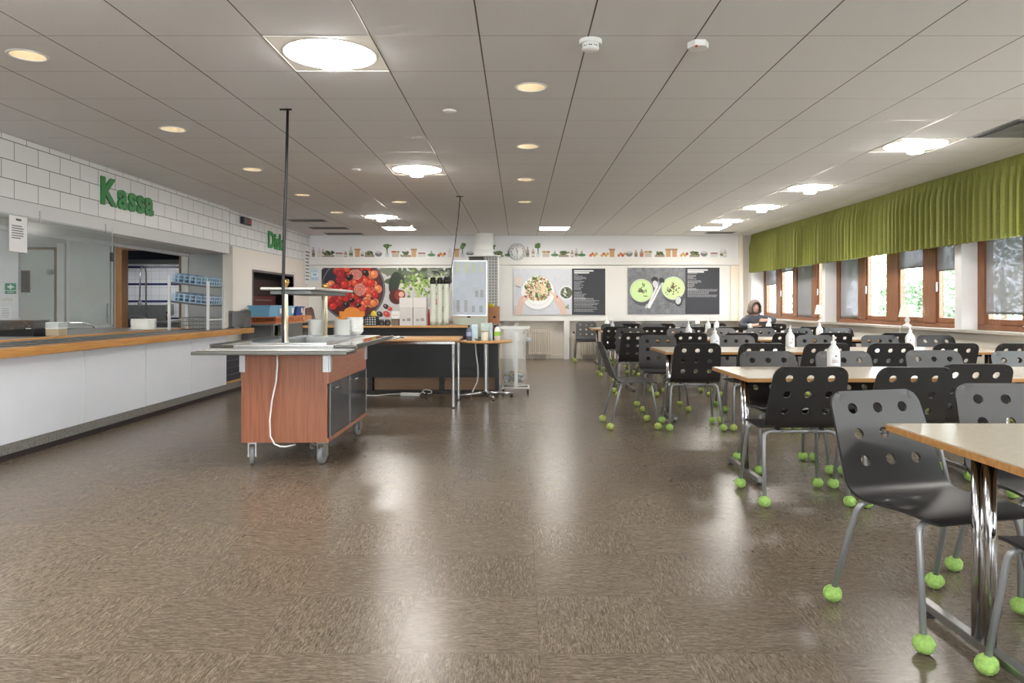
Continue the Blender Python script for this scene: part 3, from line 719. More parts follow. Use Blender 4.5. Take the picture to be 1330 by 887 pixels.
# black till box with a white packet, papers
t = thing('cash_drawer_box', 'black box with a small white mark standing on the counter', 'box', (-5.1, 7.55, .8625), .05)
B('body', BLACK, t, (-.19, .19, -.14, .14, 0, .15), bevel=.004); B('lid', BLACK, t, (-.195, .195, -.145, .145, .151, .162), bevel=.003); B('mark', WPLAS, t, (.12, .17, -.1412, -.14, .075, .084))
t = thing('napkin_box', 'small beige box with a white lid beside the black box', 'box', (-4.78, 7.6, .8625), .05)
B('body', mat('beige_card', (186, 168, 140), .6), t, (-.065, .065, -.08, .08, 0, .07), bevel=.003); B('lid', WPLAS, t, (-.067, .067, -.082, .082, .0705, .14), bevel=.004)
t = thing('card_terminal_box', 'small brown and white box at the picture edge on the counter', 'box', (-5.45, 7.5, .8625))
B('body', mat('brown_card', (160, 112, 66), .6), t, (-.1, .1, -.1, .1, 0, .08)); B('top', WPLAS, t, (-.1, .08, -.1, .1, .081, .11))
t = thing('serving_trolley_rail', 'grey steel trolley with a curved handle behind the counter', 'trolley', (-6.3, 10.5, 0))
B('body', STEELD, t, (-.5, .4, -.25, .25, .12, .84)); mb = MB(); mb.tube([(-.5, -.26, .80), (-.5, -.3, .89), (-.4, -.32, .93), (.3, -.32, .93), (.4, -.3, .89), (.4, -.26, .80)], .012, 8); mb.build('handle', CHROME, t)
for x in (-.42, .32):
    for y in (-.2, .2): MB().lathe([(0, -.02), (.06, -.02), (.06, .02), (0, .02)], (x, y, .061), 16, axis='x').build('caster', BLACK, t)
t = thing('closed_panel', 'flat grey closed panel between the grey door and the scullery doorway', 'cabinet', (-6.785, YK - .005, 0))  # closed panel in the wall, built as a cabinet front
FR = mat('closed_panel_grey', (160, 166, 165), .45, .1, var=.05, vscale=5)
B('body', FR, t, (-.335, .335, -.09, 0, .06, 2.26), bevel=.004); B('door', FR, t, (-.315, .315, -.115, -.0905, .12, 2.2), bevel=.004); B('handle', STEEL, t, (.27, .285, -.145, -.1155, .9, 1.2)); B('plinth', BLACK, t, (-.33, .33, -.08, 0, 0, .06))
# scullery sink
t = thing('sink_unit', 'steel sink unit with splashback inside the blue-banded scullery', 'sink', (-6.45, 13.1, 0))
B('cabinet', STEELD, t, (-1.1, 1.0, -.3, .38, .0, .86)); B('splashback', STEELD, t, (-1.1, .0, .34, .38, .862, 1.18)); B('worktop', STEEL, t, (-1.12, 1.02, -.33, .33, .862, .89))
t = thing('spray_tap', 'tall spring-hose spray tap with chrome head hanging over the sink', 'tap', (-6.72, 13.05, .893))
mb = MB(); mb.tube([(0, .2, 0), (0, .2, .85), (0, .15, .98), (0, .05, .98), (0, 0, .85), (0, -.02, .4)], .014, 8); mb.build('hose', STEELD, t)
MB().lathe([(0, 0), (.03, .005), (.035, .05), (.014, .13)], (0, -.02, .27), 14).build('spray_head', CHROME, t); B('lever', CHROME, t, (-.01, .01, -.06, -.04, .26, .36))
t = thing('extractor_hood', 'dark hood under the ceiling of the scullery', 'hood', (-6.42, 13.0, 1.92)); 
MB().prism([(-.35, 0), (.35, 0), (.35, .45), (-.1, .45)], -.95, .95, 'yz').build('canopy', mat('hood_navy', (36, 40, 58), .4), t); B('lip', STEELD, t, (-.96, .96, -.37, -.35, -.03, .04)); B('added_light_strip', emit('added_strip_glow', (255, 252, 246), 16.), t, (-.8, .8, -.34, -.24, -.012, -.001))  # glowing strip added under the canopy to brighten the scullery tiles
t = thing('soap_dispenser', 'grey wall soap dispenser beside the scullery sink', 'dispenser', (-6.38, 13.42, 1.0))
B('body', STEEL, t, (-.05, .05, -.05, .07, 0, .2), bevel=.01); B('nozzle', BLACK, t, (-.02, .02, -.09, -.05, .02, .06))
t = thing('rubbish_bucket', 'dark blue bucket by the scullery sink', 'bucket', (-6.35, 12.2, .0))
MB().lathe([(0, 0), (.16, 0), (.2, .95), (.19, .95), (.15, .02), (0, .02)], n=20).build('body', mat('navy_bucket', (30, 38, 78), .4), t); MB().tube([(-.2, 0, .93), (-.1, 0, .99), (.1, 0, .99), (.2, 0, .93)], .006, 6).build('handle', STEEL, t)
# notices on the bulkhead and walls
PAPER = paint_mat('printed_paper', .6)
def notice(name, label, loc, w, h, cv, cat='notice', plane='yz', th=.003):
    t = thing(name, label, cat, loc)
    if plane == 'yz': B('backing_sheet', WPLAS, t, (-th, -.0004, 0, w, 0, h))
    else: B('backing_sheet', WPLAS, t, (0, w, .0004, th, 0, h))
    cv.mesh('printed_face', w, h, PAPER, t, plane); return t
cv = Canvas(60, 90, (232, 232, 232)); cv.rect(22, 7, 40, 12, (70, 70, 76))
for k, L in enumerate((34, 40, 38, 40, 39, 30)): cv.rect(8, 24 + k * 6, 8 + L, 26.4 + k * 6, (96, 96, 104))
notice('hanging_notice', 'white paper notice with a few lines of text hanging from the counter bulkhead', (-4.488, 6.475, 1.655), .235, .32, cv)
cv = Canvas(60, 72, (18, 128, 96)); cv.rect(26, 10, 34, 42, (232, 240, 236)); cv.rect(14, 20, 46, 30, (232, 240, 236)); cv.rect(6, 54, 54, 66, (20, 110, 84)); cv.rect(12, 58, 48, 61, (214, 236, 226)); cv.rect(0, 49, 60, 52, (232, 240, 236))
notice('first_aid_sign', 'green first aid sign with a white cross on the white pier', (-8.145, 11.65, 1.355), .18, .17, cv, 'sign', 'xz')
cv = Canvas(60, 24, (222, 222, 222))
for k in range(7): cv.rect(6 + k * 7, 4, 10 + k * 7, 20, (186, 182, 176))
notice('hanging_info_sheet', 'pale paper strip below the green sign on the white pier', (-8.2, 11.65, 1.225), .2, .08, cv, 'notice', 'xz')
cv = Canvas(40, 60, (226, 226, 228))
for k in range(6): cv.rect(6, 8 + k * 8, 32, 10 + k * 8, (120, 124, 130))
notice('hanging_leaflet', 'small leaflet low on the white pier behind the counter', (-8.22, 11.65, .95), .18, .2, cv, 'notice', 'xz')
cv = Canvas(40, 90, (236, 236, 236))
for k in range(9): cv.rect(6, 12 + k * 8, 34 - (k % 3) * 3, 15 + k * 8, (110, 110, 114))
notice('hanging_menu', 'tall white menu sheet with slanting lines of text at the end of the Disk wall', (XL + .006, 15.66, 1.62), .46, .82, cv)
cv = Canvas(40, 60, (205, 220, 228)); cv.rect(4, 20, 36, 38, (236, 244, 248)); cv.rect(10, 24, 30, 34, (150, 190, 214)); cv.rect(14, 8, 30, 14, (170, 205, 222)); cv.rect(4, 44, 36, 54, (176, 206, 222))  # blue and white window reflection painted into the print
notice('hanging_picture', 'small picture sheet with painted pale blue reflection beside the tomato picture in the corner', (-4.53, YB - .006, 1.70), .18, .27, cv, 'picture', 'xz')
# alarm display on the Disk tiles
t = thing('wall_display_sign', 'small dark box with a red face high on the white Disk tiles', 'display', (XL + .012, 12.02, 2.51))
B('housing', BLACK, t, (0, .06, 0, .36, 0, .115), bevel=.004); B('face', mat('red_display', (150, 60, 56), .3), t, (.061, .064, .19, .34, .015, .1)); B('face', mat('grey_display', (86, 88, 96), .3), t, (.061, .064, .03, .17, .015, .1))
# green lettering
GREENL = mat('sign_green', (46, 132, 66), .45)
def lettering(word, label, x, y0, z, size, name):
    t = thing('wall_lettering_sign', label, 'sign', (x, y0, z))
    full = 0.
    for chx in word:
        me = text_mesh(chx, size, GREENL, .02, .013 * size / .4)
        xs = [v.co.x for v in me.vertices]; lo = min(xs); hi = max(xs)
        for v in me.vertices: v.co.x = (v.co.x - lo) * 1.1
        o = bpy.data.objects.new('letter', me); COL.objects.link(o); o.parent = t
        o.location = (0.012, full, 0); o.rotation_euler = (PI / 2, 0, PI / 2)
        full += (hi - lo) * 1.1 + size * .05
    return full
KL = lettering('Kassa', 'green lettering Kassa on the white tiles above the serving counter', -4.53, 7.95, 2.285, .41, 'k')
DL = lettering('Disk', 'green lettering Disk on the white tiles above the dish hatch', XL + .004, 13.36, 2.235, .41, 'd')
print('lettering lengths', KL, DL)
# hanging acrylic screen
t = thing('hanging_acrylic_screen', 'clear acrylic screen hanging from the bulkhead over the counter', 'screen', (-4.50, 0, 0))
B('sheet', CLEAR, t, (-.003, .003, 5.0, 8.13, .96, 1.99)); B('sheet', CLEAR, t, (-.003, .003, 3.2, 4.96, .96, 1.99))
B('edge', mat('acrylic_edge', (206, 210, 210), .3), t, (-.004, .004, 8.13, 8.138, .96, 2.03)); B('clip', BLACK, t, (-.008, .008, 8.10, 8.15, 1.66, 1.76))
for y in (5.4, 6.9, 8.0): B('hanger', CHROME, t, (-.004, .004, y, y + .008, 1.96, 2.06))

# ------------------------------------------------------------------ dish return bench in front of the hatch
t = thing('dish_return_bench', 'steel dish return bench below the hatch in the left wall', 'bench', (0, 0, 0))
B('top', STEEL, t, (XL + .02, -3.95, 11.85, 15.2, .845, .87), bevel=.003); B('upstand', STEELD, t, (-4.0, -3.96, 12.2, 13.4, .56, .844))
for y in (11.95, 13.5, 15.1): B('leg', STEEL, t, (-4.02, -3.98, y - .02, y + .02, 0, .845)); 
B('cabinet', STEELD, t, (XL + .02, -4.05, 12.1, 13.3, .1, .844)); B('cabinet', mat('pale_steel', (150, 150, 146), .4, .4), t, (XL + .02, -4.02, 14.2, 15.1, .1, .844))
B('under_shelf', STEELD, t, (XL + .02, -4.0, 11.9, 15.2, .28, .30))
ORG = mat('orange_rack', (196, 118, 70), .5)
def rackbox(name, lab, loc, W, D, H, m, cat, group=None):
    t = thing(name, lab, cat, loc, 0, group); mb = MB()
    for z in (.0, H - .015): mb.box(-W / 2, W / 2, -D / 2, -D / 2 + .01, z, z + .015); mb.box(-W / 2, W / 2, D / 2 - .01, D / 2, z, z + .015); mb.box(-W / 2, -W / 2 + .01, -D / 2 + .01, D / 2 - .01, z, z + .015); mb.box(W / 2 - .01, W / 2, -D / 2 + .01, D / 2 - .01, z, z + .015)
    for k in range(9):
        y = -D / 2 + .02 + k * (D - .04) / 8; mb.box(W / 2 - .01, W / 2, y - .01, y + .01, .015, H - .015); mb.box(-W / 2, -W / 2 + .01, y - .01, y + .01, .015, H - .015)
    mb.build('grid_wall', m, t); B('base', m, t, (-W / 2 + .01, W / 2 - .01, -D / 2 + .01, D / 2 - .01, .001, .01)); return t
for k, y in enumerate((12.35, 12.88, 13.41)): rackbox('dishwasher_rack', 'orange dishwasher rack %s on the dish return bench' % ('under the light blue bin', 'beside the cord under the bin end', 'under the dark blue bin')[k], (-4.25, y, .872), .5, .5, .11, ORG, 'dish rack', 'orange dishwasher racks on the bench')
rackbox('dishwasher_rack', 'pale orange dishwasher rack at the far end of the return bench', (-4.25, 13.95, .872), .5, .5, .11, mat('pale_orange_rack', (214, 156, 104), .5), 'dish rack')
def bin_(lab, loc, W, D, H, m):
    t = thing('plastic_bin', lab, 'plastic bin', loc); mb = MB()
    mb.prism([(-W / 2 + .03, -D / 2 + .03), (W / 2 - .03, -D / 2 + .03), (W / 2 - .03, D / 2 - .03), (-W / 2 + .03, D / 2 - .03)], 0, .01)
    lo = [(-W / 2 + .03, -D / 2 + .03), (W / 2 - .03, -D / 2 + .03), (W / 2 - .03, D / 2 - .03), (-W / 2 + .03, D / 2 - .03)]; hi = [(-W / 2, -D / 2), (W / 2, -D / 2), (W / 2, D / 2), (-W / 2, D / 2)]
    mb.add([(a, b, 0) for a, b in lo] + [(a, b, H) for a, b in hi] + [(a * .96, b * .96, H) for a, b in hi] + [(a * .96, b * .96, .012) for a, b in lo], [(k, (k + 1) % 4, 4 + (k + 1) % 4, 4 + k) for k in range(4)] + [(4 + k, 4 + (k + 1) % 4, 8 + (k + 1) % 4, 8 + k) for k in range(4)] + [(8 + k, 8 + (k + 1) % 4, 12 + (k + 1) % 4, 12 + k) for k in range(4)])
    mb.build('body', m, t); B('rim', m, t, (-W / 2 - .012, W / 2 + .012, -D / 2 - .012, -D / 2, H - .02, H), (-W / 2 - .012, W / 2 + .012, D / 2, D / 2 + .012, H - .02, H), (W / 2, W / 2 + .012, -D / 2, D / 2, H - .02, H), (-W / 2 - .012, -W / 2, -D / 2, D / 2, H - .02, H))
    B('label', WPLAS, t, (W / 2 - .004, W / 2 + .004, D / 2 - .2, D / 2 - .1, .05, .14)); return t
bin_('long light blue plastic bin on the orange racks by the hatch', (-4.28, 12.45, .983), .36, .7, .19, mat('light_blue_bin', (112, 168, 200), .4))
bin_('second light blue plastic bin behind the brass post', (-4.28, 13.22, .983), .36, .5, .18, mat('sky_blue_bin', (128, 182, 212), .4))
bin_('small dark blue plastic bin at the far end of the racks', (-4.28, 13.85, .983), .34, .45, .17, mat('dark_blue_bin', (44, 78, 150), .4))
t = thing('splash_guard', 'curved steel splash guard at the end of the dish return bench', 'guard', (-4.2, 14.75, .872))
mb = MB(); mb.prism([(-.3, 0), (.35, 0), (.35, .03), (.2, .22), (.05, .27), (-.3, .24)], .0, .02, 'yz'); mb.build('plate', STEEL, t); B('foot', STEELD, t, (-.15, 0, -.28, .3, 0, .012))
B('hatch_shelf', STEELD, None, (-5.19, XL - .17, 12.7, 14.8, .8, .85)); tag(bpy.data.objects['hatch_shelf'], 'dark steel shelf inside the dish hatch', 'shelf')
t = thing('dishwasher', 'dark red dishwashing machine inside the hatch', 'dishwasher', (-4.98, 13.6, .852)); B('body', mat('maroon_steel', (78, 34, 34), .5), t, (-.18, .18, -.5, .9, 0, .5)); B('hood', mat('black_hood', (24, 22, 22), .5), t, (-.2, .2, -.52, .92, .502, .8)); B('handle', STEELD, t, (.185, .21, -.3, .6, .4, .43))  # machine body is plain dark red

# ------------------------------------------------------------------ serving trolley with tray slides
XC = -1.73
c = thing('buffet_trolley', 'cherry wood buffet trolley with steel top, glass doors and brass posts', 'trolley', (XC, 0, 0))
hw = .316; y0, y1 = 5.42, 6.74
B('body', CHERRY, c, (-hw, hw, y0 + .02, y1, .165, .81))
B('front_panel', CHERRY, c, (-hw, hw, y0, y0 + .019, .165, .81))
B('side_panel', CHERRYS, c, (hw + .0005, hw + .012, y0, y1, .60, .81)); B('side_panel', CHERRYS, c, (hw + .0005, hw + .012, y0, y1, .165, .195))
DG = mat('smoked_glass_door', (62, 63, 65), .1, var=.3, vscale=10)
for k in range(2):
    ya = y0 + .03 + k * .655; yb = ya + .635
    d = B('door', DG, c, (hw + .003, hw + .014, ya, yb, .20, .595))
    B('door_edge', STEEL, d, (hw + .012, hw + .017, ya, ya + .012, .20, .595), (hw + .012, hw + .017, yb - .012, yb, .20, .595))
    h = MB(); yc = ya + .16; h.tube([(hw + .014, yc - .05, .555), (hw + .035, yc - .05, .555), (hw + .035, yc + .05, .555), (hw + .014, yc + .05, .555)], .005, 8); h.build('handle', CHROME, d)
for x in (-hw, hw - .03 + .012):
    B('bracket', mat('aluminium', (190, 192, 194), .35, .6), c, (x - .012, x + .03, y0 - .012, y0 - .0005, .685, .81), bevel=.002)
B('bracket', MATS['aluminium'], c, (hw + .0125, hw + .024, y0 + .0, y0 + .05, .685, .81)); B('bracket', MATS['aluminium'], c, (hw + .0125, hw + .024, y1 - .06, y1 - .0, .685, .81))
# top: steel rim around a sunken well
rim = MB(); rim.box(-.37, .37, y0 - .02, y0 + .1, .811, .885); rim.box(-.37, .37, y1 - .1 + .25, y1 + .46, .811, .885); rim.box(-.37, -.27, y0 + .1, y1 + .15, .811, .885); rim.box(.27, .37, y0 + .1, y1 + .15, .811, .885); rim.box(-.27, .27, y0 + .1, y1 + .15, .80, .812)
rim.build('steel_top', STEEL, c, .004)
B('well_edge', CHROME, c, (-.285, .285, y0 + .095, y0 + .11, .8855, .897), (-.285, .285, y1 + .14, y1 + .155, .8855, .897), (-.285, -.27, y0 + .11, y1 + .14, .8855, .897), (.27, .285, y0 + .11, y1 + .14, .8855, .897))
SLIDE = mat('tray_slide_steel', (104, 104, 100), .42, .9, var=.05, vscale=30)
B('tray_slide', SLIDE, c, (-.54, .54, 5.08, 5.395, .832, .855), bevel=.004)
for y in (5.16, 5.25, 5.34): B('slide_rib', STEEL, c, (-.53, .53, y - .008, y + .008, .8552, .862), bevel=.002)
WING = mat('polished_wing', (140, 140, 138), .09, .9)
B('side_wing', WING, c, (.372, .53, 5.402, 6.95, .862, .884), bevel=.004); B('wing_edge', SLIDE, c, (.531, .545, 5.402, 6.95, .86, .892), bevel=.003)
B('side_wing', WING, c, (-.53, -.372, 5.402, 6.95, .862, .884), bevel=.004); B('wing_edge', SLIDE, c, (-.545, -.531, 5.402, 6.95, .86, .892), bevel=.003)
mb = MB(); mb.tube([(.56, 6.8, .865), (.56, 7.2, .865), (.61, 7.2, .865)], .012, 8); mb.build('slide_bracket', CHROME, c)
BRASS = mat('polished_brass', (226, 216, 188), .25, .6)
for y in (5.68, 6.85):
    p = MB().lathe([(.03, .8855), (.03, .898), (.022, .904), (.022, 1.262)], (-.075, y, 0), 18).build('post', BRASS, c)
    MB().lathe([(.014, 1.317), (.014, 1.327), (.02, 1.332), (.03, 1.348), (.031, 1.36), (.022, 1.378), (0, 1.384)], (-.075, y, 0), 18).build('finial', mat('old_brass', (186, 150, 84), .25, .9), p)
B('overshelf', mat('white_steel', (206, 206, 202), .3, .5), c, (-.25, .17, 5.62, 6.92, 1.294, 1.316), bevel=.008)
B('lamp_housing', STEELD, c, (-.2, .12, 5.70, 6.84, 1.262, 1.293), bevel=.004)
GRUB = mat('grey_rubber', (128, 130, 132), .5)
for x in (-hw + .055, hw - .045):
    for y in (5.486, 6.68):
        w = thing('caster', None, None); w.parent = c; w.location = (x, y, 0); w.rotation_euler = (0, 0, .35 if x < 0 else -.2)
        MB().lathe([(0, -.016), (.045, -.016), (.062, -.012), (.062, .012), (.045, .016), (0, .016)], (0, -.02, .063), 24, axis='x').build('wheel', GRUB, w)
        f = MB(); f.box(-.03, -.02, -.045, .02, .055, .15); f.box(.02, .03, -.045, .02, .055, .15); f.box(-.03, .03, -.045, .03, .15, .164); f.tube([(-.032, -.02, .063), (.032, -.02, .063)], .01, 10); f.build('fork', STEEL, w)
# hanging power lead: black from the ceiling to the trolley, white cord below
t = thing('hanging_power_lead', 'black power lead hanging from the ceiling down to the trolley', 'power lead', (-1.78, 5.66, 0))
mb = MB(); mb.tube([(0, 0, 2.69), (-.004, -.02, 2.2), (-.01, -.05, 1.75), (-.006, -.09, 1.3), (.0, -.11, .95), (.002, -.115, .864)], [.011, .012, .013, .012, .011, .010], 8); mb.build('cable', BLACK, t)
MB().tube([(-.06, 0, 2.684), (.03, 0, 2.684)], .008, 6).build('ceiling_hook', BLACK, t)
t = thing('trolley_cord', 'white power cord hanging down the trolley front', 'cord', (-1.775, 5.385, 0))
mb = MB(); mb.tube([(.005, -.0, .825), (.008, -.005, .74), (-.0, -.01, .62), (-.03, -.012, .48), (-.045, -.014, .34), (-.04, -.016, .22), (-.01, -.016, .165), (.03, -.01, .145), (.07, .0, .142), (.12, .06, .146)], .006, 8); mb.build('cable', WPLAS, t)
# plates and bowls standing on the trolley's rear end
sp = plate_mesh(.082, .014).build('side_plate', PORC); tag(sp, 'x', 'plate'); fz = True
for nm, x, y, n, st in (('behind the brass post on the trolley rear', -1.925, 7.0, 16, .0095), ('in the tall straight stack on the trolley rear', -1.676, 6.985, 17, .0088), ):
    for k in range(n):
        o = sp if fz else sp.copy()
        if not fz: COL.objects.link(o)
        fz = False; o.location = (x + random.uniform(-.002, .002), y, .886 + k * st); o['label'] = 'small white plate %s' % nm; o['group'] = 'small plates %s' % nm
bo = MB().lathe([(0, .004), (.04, .004), (.07, .03), (.082, .05), (.085, .05), (.072, .026), (.045, 0), (0, 0)], n=28).build('soup_bowl', PORC); tag(bo, 'white soup bowl in the tapered stack on the trolley rear corner', 'bowl', 'white soup bowls on the trolley rear corner')
for k in range(9):
    o = bo if k == 0 else bo.copy()
    if k: COL.objects.link(o)
    o.location = (-1.595 + random.uniform(-.003, .003), 7.14, .886 + k * .0155)
# ------------------------------------------------------------------ black counter at the back, side table, round table
c = thing('black_counter', 'long black counter with oak top shelf and brown lower panels', 'counter', (0, 0, 0))
YC = 9.75
B('skirt', BLACKP, c, (-2.9, -.28, YC, YC + .05, .22, .70)); B('body', mat('counter_core', (54, 50, 48), .7), c, (-2.9, -.3, YC + .16, YC + 1.05, .09, .70))
BRN = wood('brown_panel', (136, 104, 78), (154, 122, 94), 0, .5)
for a, b in ((-2.88, -2.02), (-1.94, -1.07), (-1.0, -.31)): B('lower_panel', BRN, c, (a, b, YC + .12, YC + .15, .04, .26))
for x in (-1.98, -1.035, -.295): B('upright', BLACKP, c, (x - .025, x + .025, YC + .03, YC + .12, .0, .33))
B('foot_rail', BLACKP, c, (-2.9, -.28, YC + .01, YC + .05, .012, .04)); B('plinth', DARK, c, (-2.88, -.3, YC + .2, YC + 1.0, 0, .09))
B('worktop', BLACKP, c, (-2.9, -.28, YC - .02, YC + 1.05, .701, .725)); B('upstand', BLACKP, c, (-2.9, -.71, YC + .30, YC + .34, .726, .873))
B('top_shelf', OAK if False else wood('oak_shelf', (186, 132, 72), (208, 158, 96), 0, .4), c, (-2.9, -.69, YC + .10, YC + .55, .874, .902), bevel=.004)
# table with steel frame in front
t = thing('side_table', 'oblong beech table with chrome frame in front of the black counter', 'table', (-1.56, 8.74, 0))
B('tabletop', BEECH, t, (-.85, .86, -.36, .42, .765, .792), bevel=.006)
fr = MB(); fr.box(-.82, .83, -.345, -.31, .73, .764); fr.box(-.82, .83, .37, .405, .73, .764); fr.box(-.82, -.785, -.31, .37, .73, .764); fr.box(.795, .83, -.31, .37, .73, .764); fr.build('frame', CHROME, t, .003)
for x in (-.80, .81):
    for y in (-.328, .388):
        l = MB().lathe([(.021, .012), (.021, .73)], (x, y, 0), 16).build('leg', CHROME, t); MB().lathe([(0, 0), (.022, 0), (.022, .012), (0, .012)], (x, y, 0), 14).build('foot_cap', BLACK, l)
# round table
t = thing('round_table', 'small round beech table on a chrome four-foot pedestal', 'table', (-.42, 9.38, 0))
MB().lathe([(0, .70), (.32, .70), (.333, .708), (.336, .716), (.333, .728), (0, .728)], n=48).build('tabletop', BEECH, t)
MB().lathe([(.03, .06), (.03, .70)], n=20).build('column', CHROME, t); MB().lathe([(.09, .685), (.09, .699), (0, .699)], n=20).build('top_plate', STEELD, t)
for k in range(4):
    a = .32 + k * PI / 2; ca, sa = math.cos(a), math.sin(a)
    f = MB().tube([(.02 * ca, .02 * sa, .065), (.18 * ca, .18 * sa, .052), (.36 * ca, .36 * sa, .035)], [.026, .022, .016], 10).build('foot', CHROME, t)
    MB().lathe([(0, 0), (.02, 0), (.018, .02), (0, .02)], (.34 * ca, .34 * sa, 0), 12).build('glide', BLACK, f)
t = thing('hanging_white_cord', 'white cord hanging in a curve below the round table', 'cord', (-.56, 9.45, 0))
mb = MB(); mb.tube([(0, 0, .69), (.01, 0, .55), (.03, 0, .4), (.035, .02, .28), (.02, .02, .18), (-.03, .02, .08), (-.06, .0, .01)], .009, 8); mb.build('cable', WPLAS, t)
# things on the round table
def bottle(lab, loc, r, h, m, capm, cat='bottle', name='squeeze_bottle', band=None):
    t = thing(name, lab, cat, loc)
    MB().lathe([(0, 0), (r, 0), (r, h * .62), (r * .8, h * .75), (r * .35, h * .84), (r * .35, h * .88), (0, h * .88)], n=18).build('body', m, t)
    MB().lathe([(r * .4, h * .85), (r * .4, h * .97), (r * .2, h), (0, h)], n=14).build('cap', capm, t)
    if band: MB().lathe([(r + .001, h * .3), (r + .001, h * .55)], n=18).build('label', band, t)
    return t
ZT = .729
bottle('tall clear blue bottle standing on the round table', (-.63, 9.27, ZT), .034, .2, see('blue_bottle', (170, 180, 205), .5, .1, .1, (150, 160, 190)), BLACK, band=mat('lilac_label', (150, 156, 190), .5))
bottle('white bottle with a green label and dark cap on the round table', (-.27, 9.24, ZT), .04, .21, WPLAS, mat('slate_cap', (60, 66, 80), .4), band=mat('lime_label', (150, 200, 70), .5))
bottle('dark glass bottle between cartons and white bottle on the round table', (-.33, 9.44, ZT), .026, .17, mat('dark_glass', (60, 50, 48), .15), mat('red_cap', (140, 40, 40), .4))
def carton(lab, loc, W, D, H, m, rz=0., spout=True, name='drink_carton', cat='carton'):
    t = thing(name, lab, cat, loc, rz); B('body', m, t, (-W / 2, W / 2, -D / 2, D / 2, 0, H), bevel=.002)
    if spout: MB().prism([(-D / 2, H), (D / 2, H), (0, H + .035)], -W / 2, W / 2, 'yz').build('gable', m, t); MB().lathe([(0, 0), (.012, 0), (.012, .012), (0, .012)], (0, -D * .3, H + .014), 12).build('cap', WPLAS, t)
    return t
PG = mat('pale_green_carton', (196, 212, 208), .5); PC = mat('pale_cyan_carton', (190, 214, 224), .5)
carton('pale blue gabled carton on the round table, beside the tall blue bottle', (-.56, 9.33, ZT), .075, .06, .17, PC)
carton('pale green gabled carton at the back of the round table', (-.43, 9.52, ZT), .12, .07, .18, PG)
carton('narrow pale blue carton behind the white bottle', (-.355, 9.36, ZT), .03, .06, .19, PC, .2)
t = thing('sugar_jar', 'cream jar with a lid at the centre of the round table', 'jar', (-.43, 9.27, ZT)); MB().lathe([(0, 0), (.04, 0), (.042, .01), (.042, .1), (.036, .11), (0, .11)], n=20).build('body', mat('cream_jar', (226, 222, 204), .4), t); MB().lathe([(.043, .111), (.043, .128), (0, .13)], n=20).build('lid', mat('olive_lid', (170, 160, 120), .4), t)
t = thing('serving_dish', 'small glass dish of leaves on the round table', 'dish', (-.515, 9.2, ZT)); MB().lathe([(0, .003), (.03, .003), (.045, .035), (.047, .035), (.032, 0), (0, 0)], n=18).build('bowl', CLEAR, t); MB().ball((0, 0, .022), .03, 6, sq=(1, 1, .5), jit=.2).build('leaves', mat('herb', (88, 96, 60), .7), t)
# second hanging cord
t = thing('hanging_power_lead', 'thin black power lead hanging from the ceiling to the notice cabinet', 'power lead', (-.815, 10.2, 0))
mb = MB(); mb.tube([(0, 0, 2.69), (-.03, .0, 2.35), (-.08, .0, 1.95), (-.14, -.02, 1.55), (-.17, -.05, 1.2), (-.185, -.1, .903)], .006, 8); mb.build('cable', BLACK, t)
B('ceiling_hook', BLACK, t, (-.06, .04, -.01, .01, 2.678, 2.689))
t = thing('black_floor_cord', 'thin black cord drooping from the side table to the floor', 'cord', (-.80, 9.24, 0)); MB().tube([(.02, 0, .72), (-.03, 0, .5), (-.09, .0, .3), (-.2, -.02, .12), (-.34, -.05, .02), (-.5, -.05, .008)], .005, 6).build('cable', BLACK, t)
# power strip on the floor
t = thing('power_strip', 'white power strip with a coiled cable on the floor before the counter', 'power strip', (-1.38, 9.5, .0), -.12)
B('body', WPLAS, t, (-.15, .1, -.03, .03, .004, .045), bevel=.006)
mb = MB(); pts = [(.1, 0, .03)]
for k in range(30): a = k * .5; pts.append((.2 + .06 * math.cos(a + PI), .06 * math.sin(a + PI) * .6, .02 + .06 * (1 + math.sin(a)) * .5 + .012))
mb.tube(pts, .006, 6); mb.build('coiled_cable', WPLAS, t); mb = MB(); mb.tube([(-.15, 0, .03), (-.3, .01, .022), (-.45, -.03, .008), (-.8, -.06, .008), (-1.2, -.06, .008)], .006, 6); mb.build('cable', WPLAS, t)
MB().ball((.2, -.05, .03), .022, 8).build('plug', BLACK, t)
# ---- on the oak top shelf
ZS = .903
t = thing('cutlery_stand', 'orange stand with an arched back on the oak shelf', 'stand', (-2.27, 9.95, ZS))
prof = [(-.17, 0), (.17, 0), (.17, .19)] + [(.105 * math.cos(a), .19 + .055 * math.sin(a)) for a in [PI * k / 10 for k in range(11)]] + [(-.17, .19)]
ORN = mat('orange_plastic', (222, 138, 40), .45)
MB().prism(prof, .04, .055, 'xz').build('arched_back', ORN, t); B('tray', ORN, t, (-.16, .16, -.08, .039, 0, .015), (-.16, -.15, -.08, .039, .015, .12), (.15, .16, -.08, .039, .015, .12), (-.15, .15, -.08, -.07, .015, .1))
t = thing('lattice_basket', 'black lattice basket on the oak shelf beside the orange stand', 'basket', (-2.0, 9.95, ZS)); mb = MB()
for k in range(6): x = -.085 + k * .034; mb.box(x - .005, x + .005, -.08, -.074, 0, .125); mb.box(x - .005, x + .005, .074, .08, 0, .125)
for k in range(5): y = -.075 + k * .0375; mb.box(-.09, -.084, y - .005, y + .005, 0, .125); mb.box(.084, .09, y - .005, y + .005, 0, .125)
for z in (.0, .03, .06, .09, .117): mb.box(-.09, .09, -.08, -.074, z, z + .009); mb.box(-.09, .09, .074, .08, z, z + .009); mb.box(-.09, -.084, -.08, .08, z, z + .009); mb.box(.084, .09, -.08, .08, z, z + .009)
mb.build('lattice', BLACK, t); B('base', BLACK, t, (-.083, .083, -.073, .073, .0005, .006)); B('liner', WPLAS, t, (-.07, .07, -.06, .06, .007, .10))
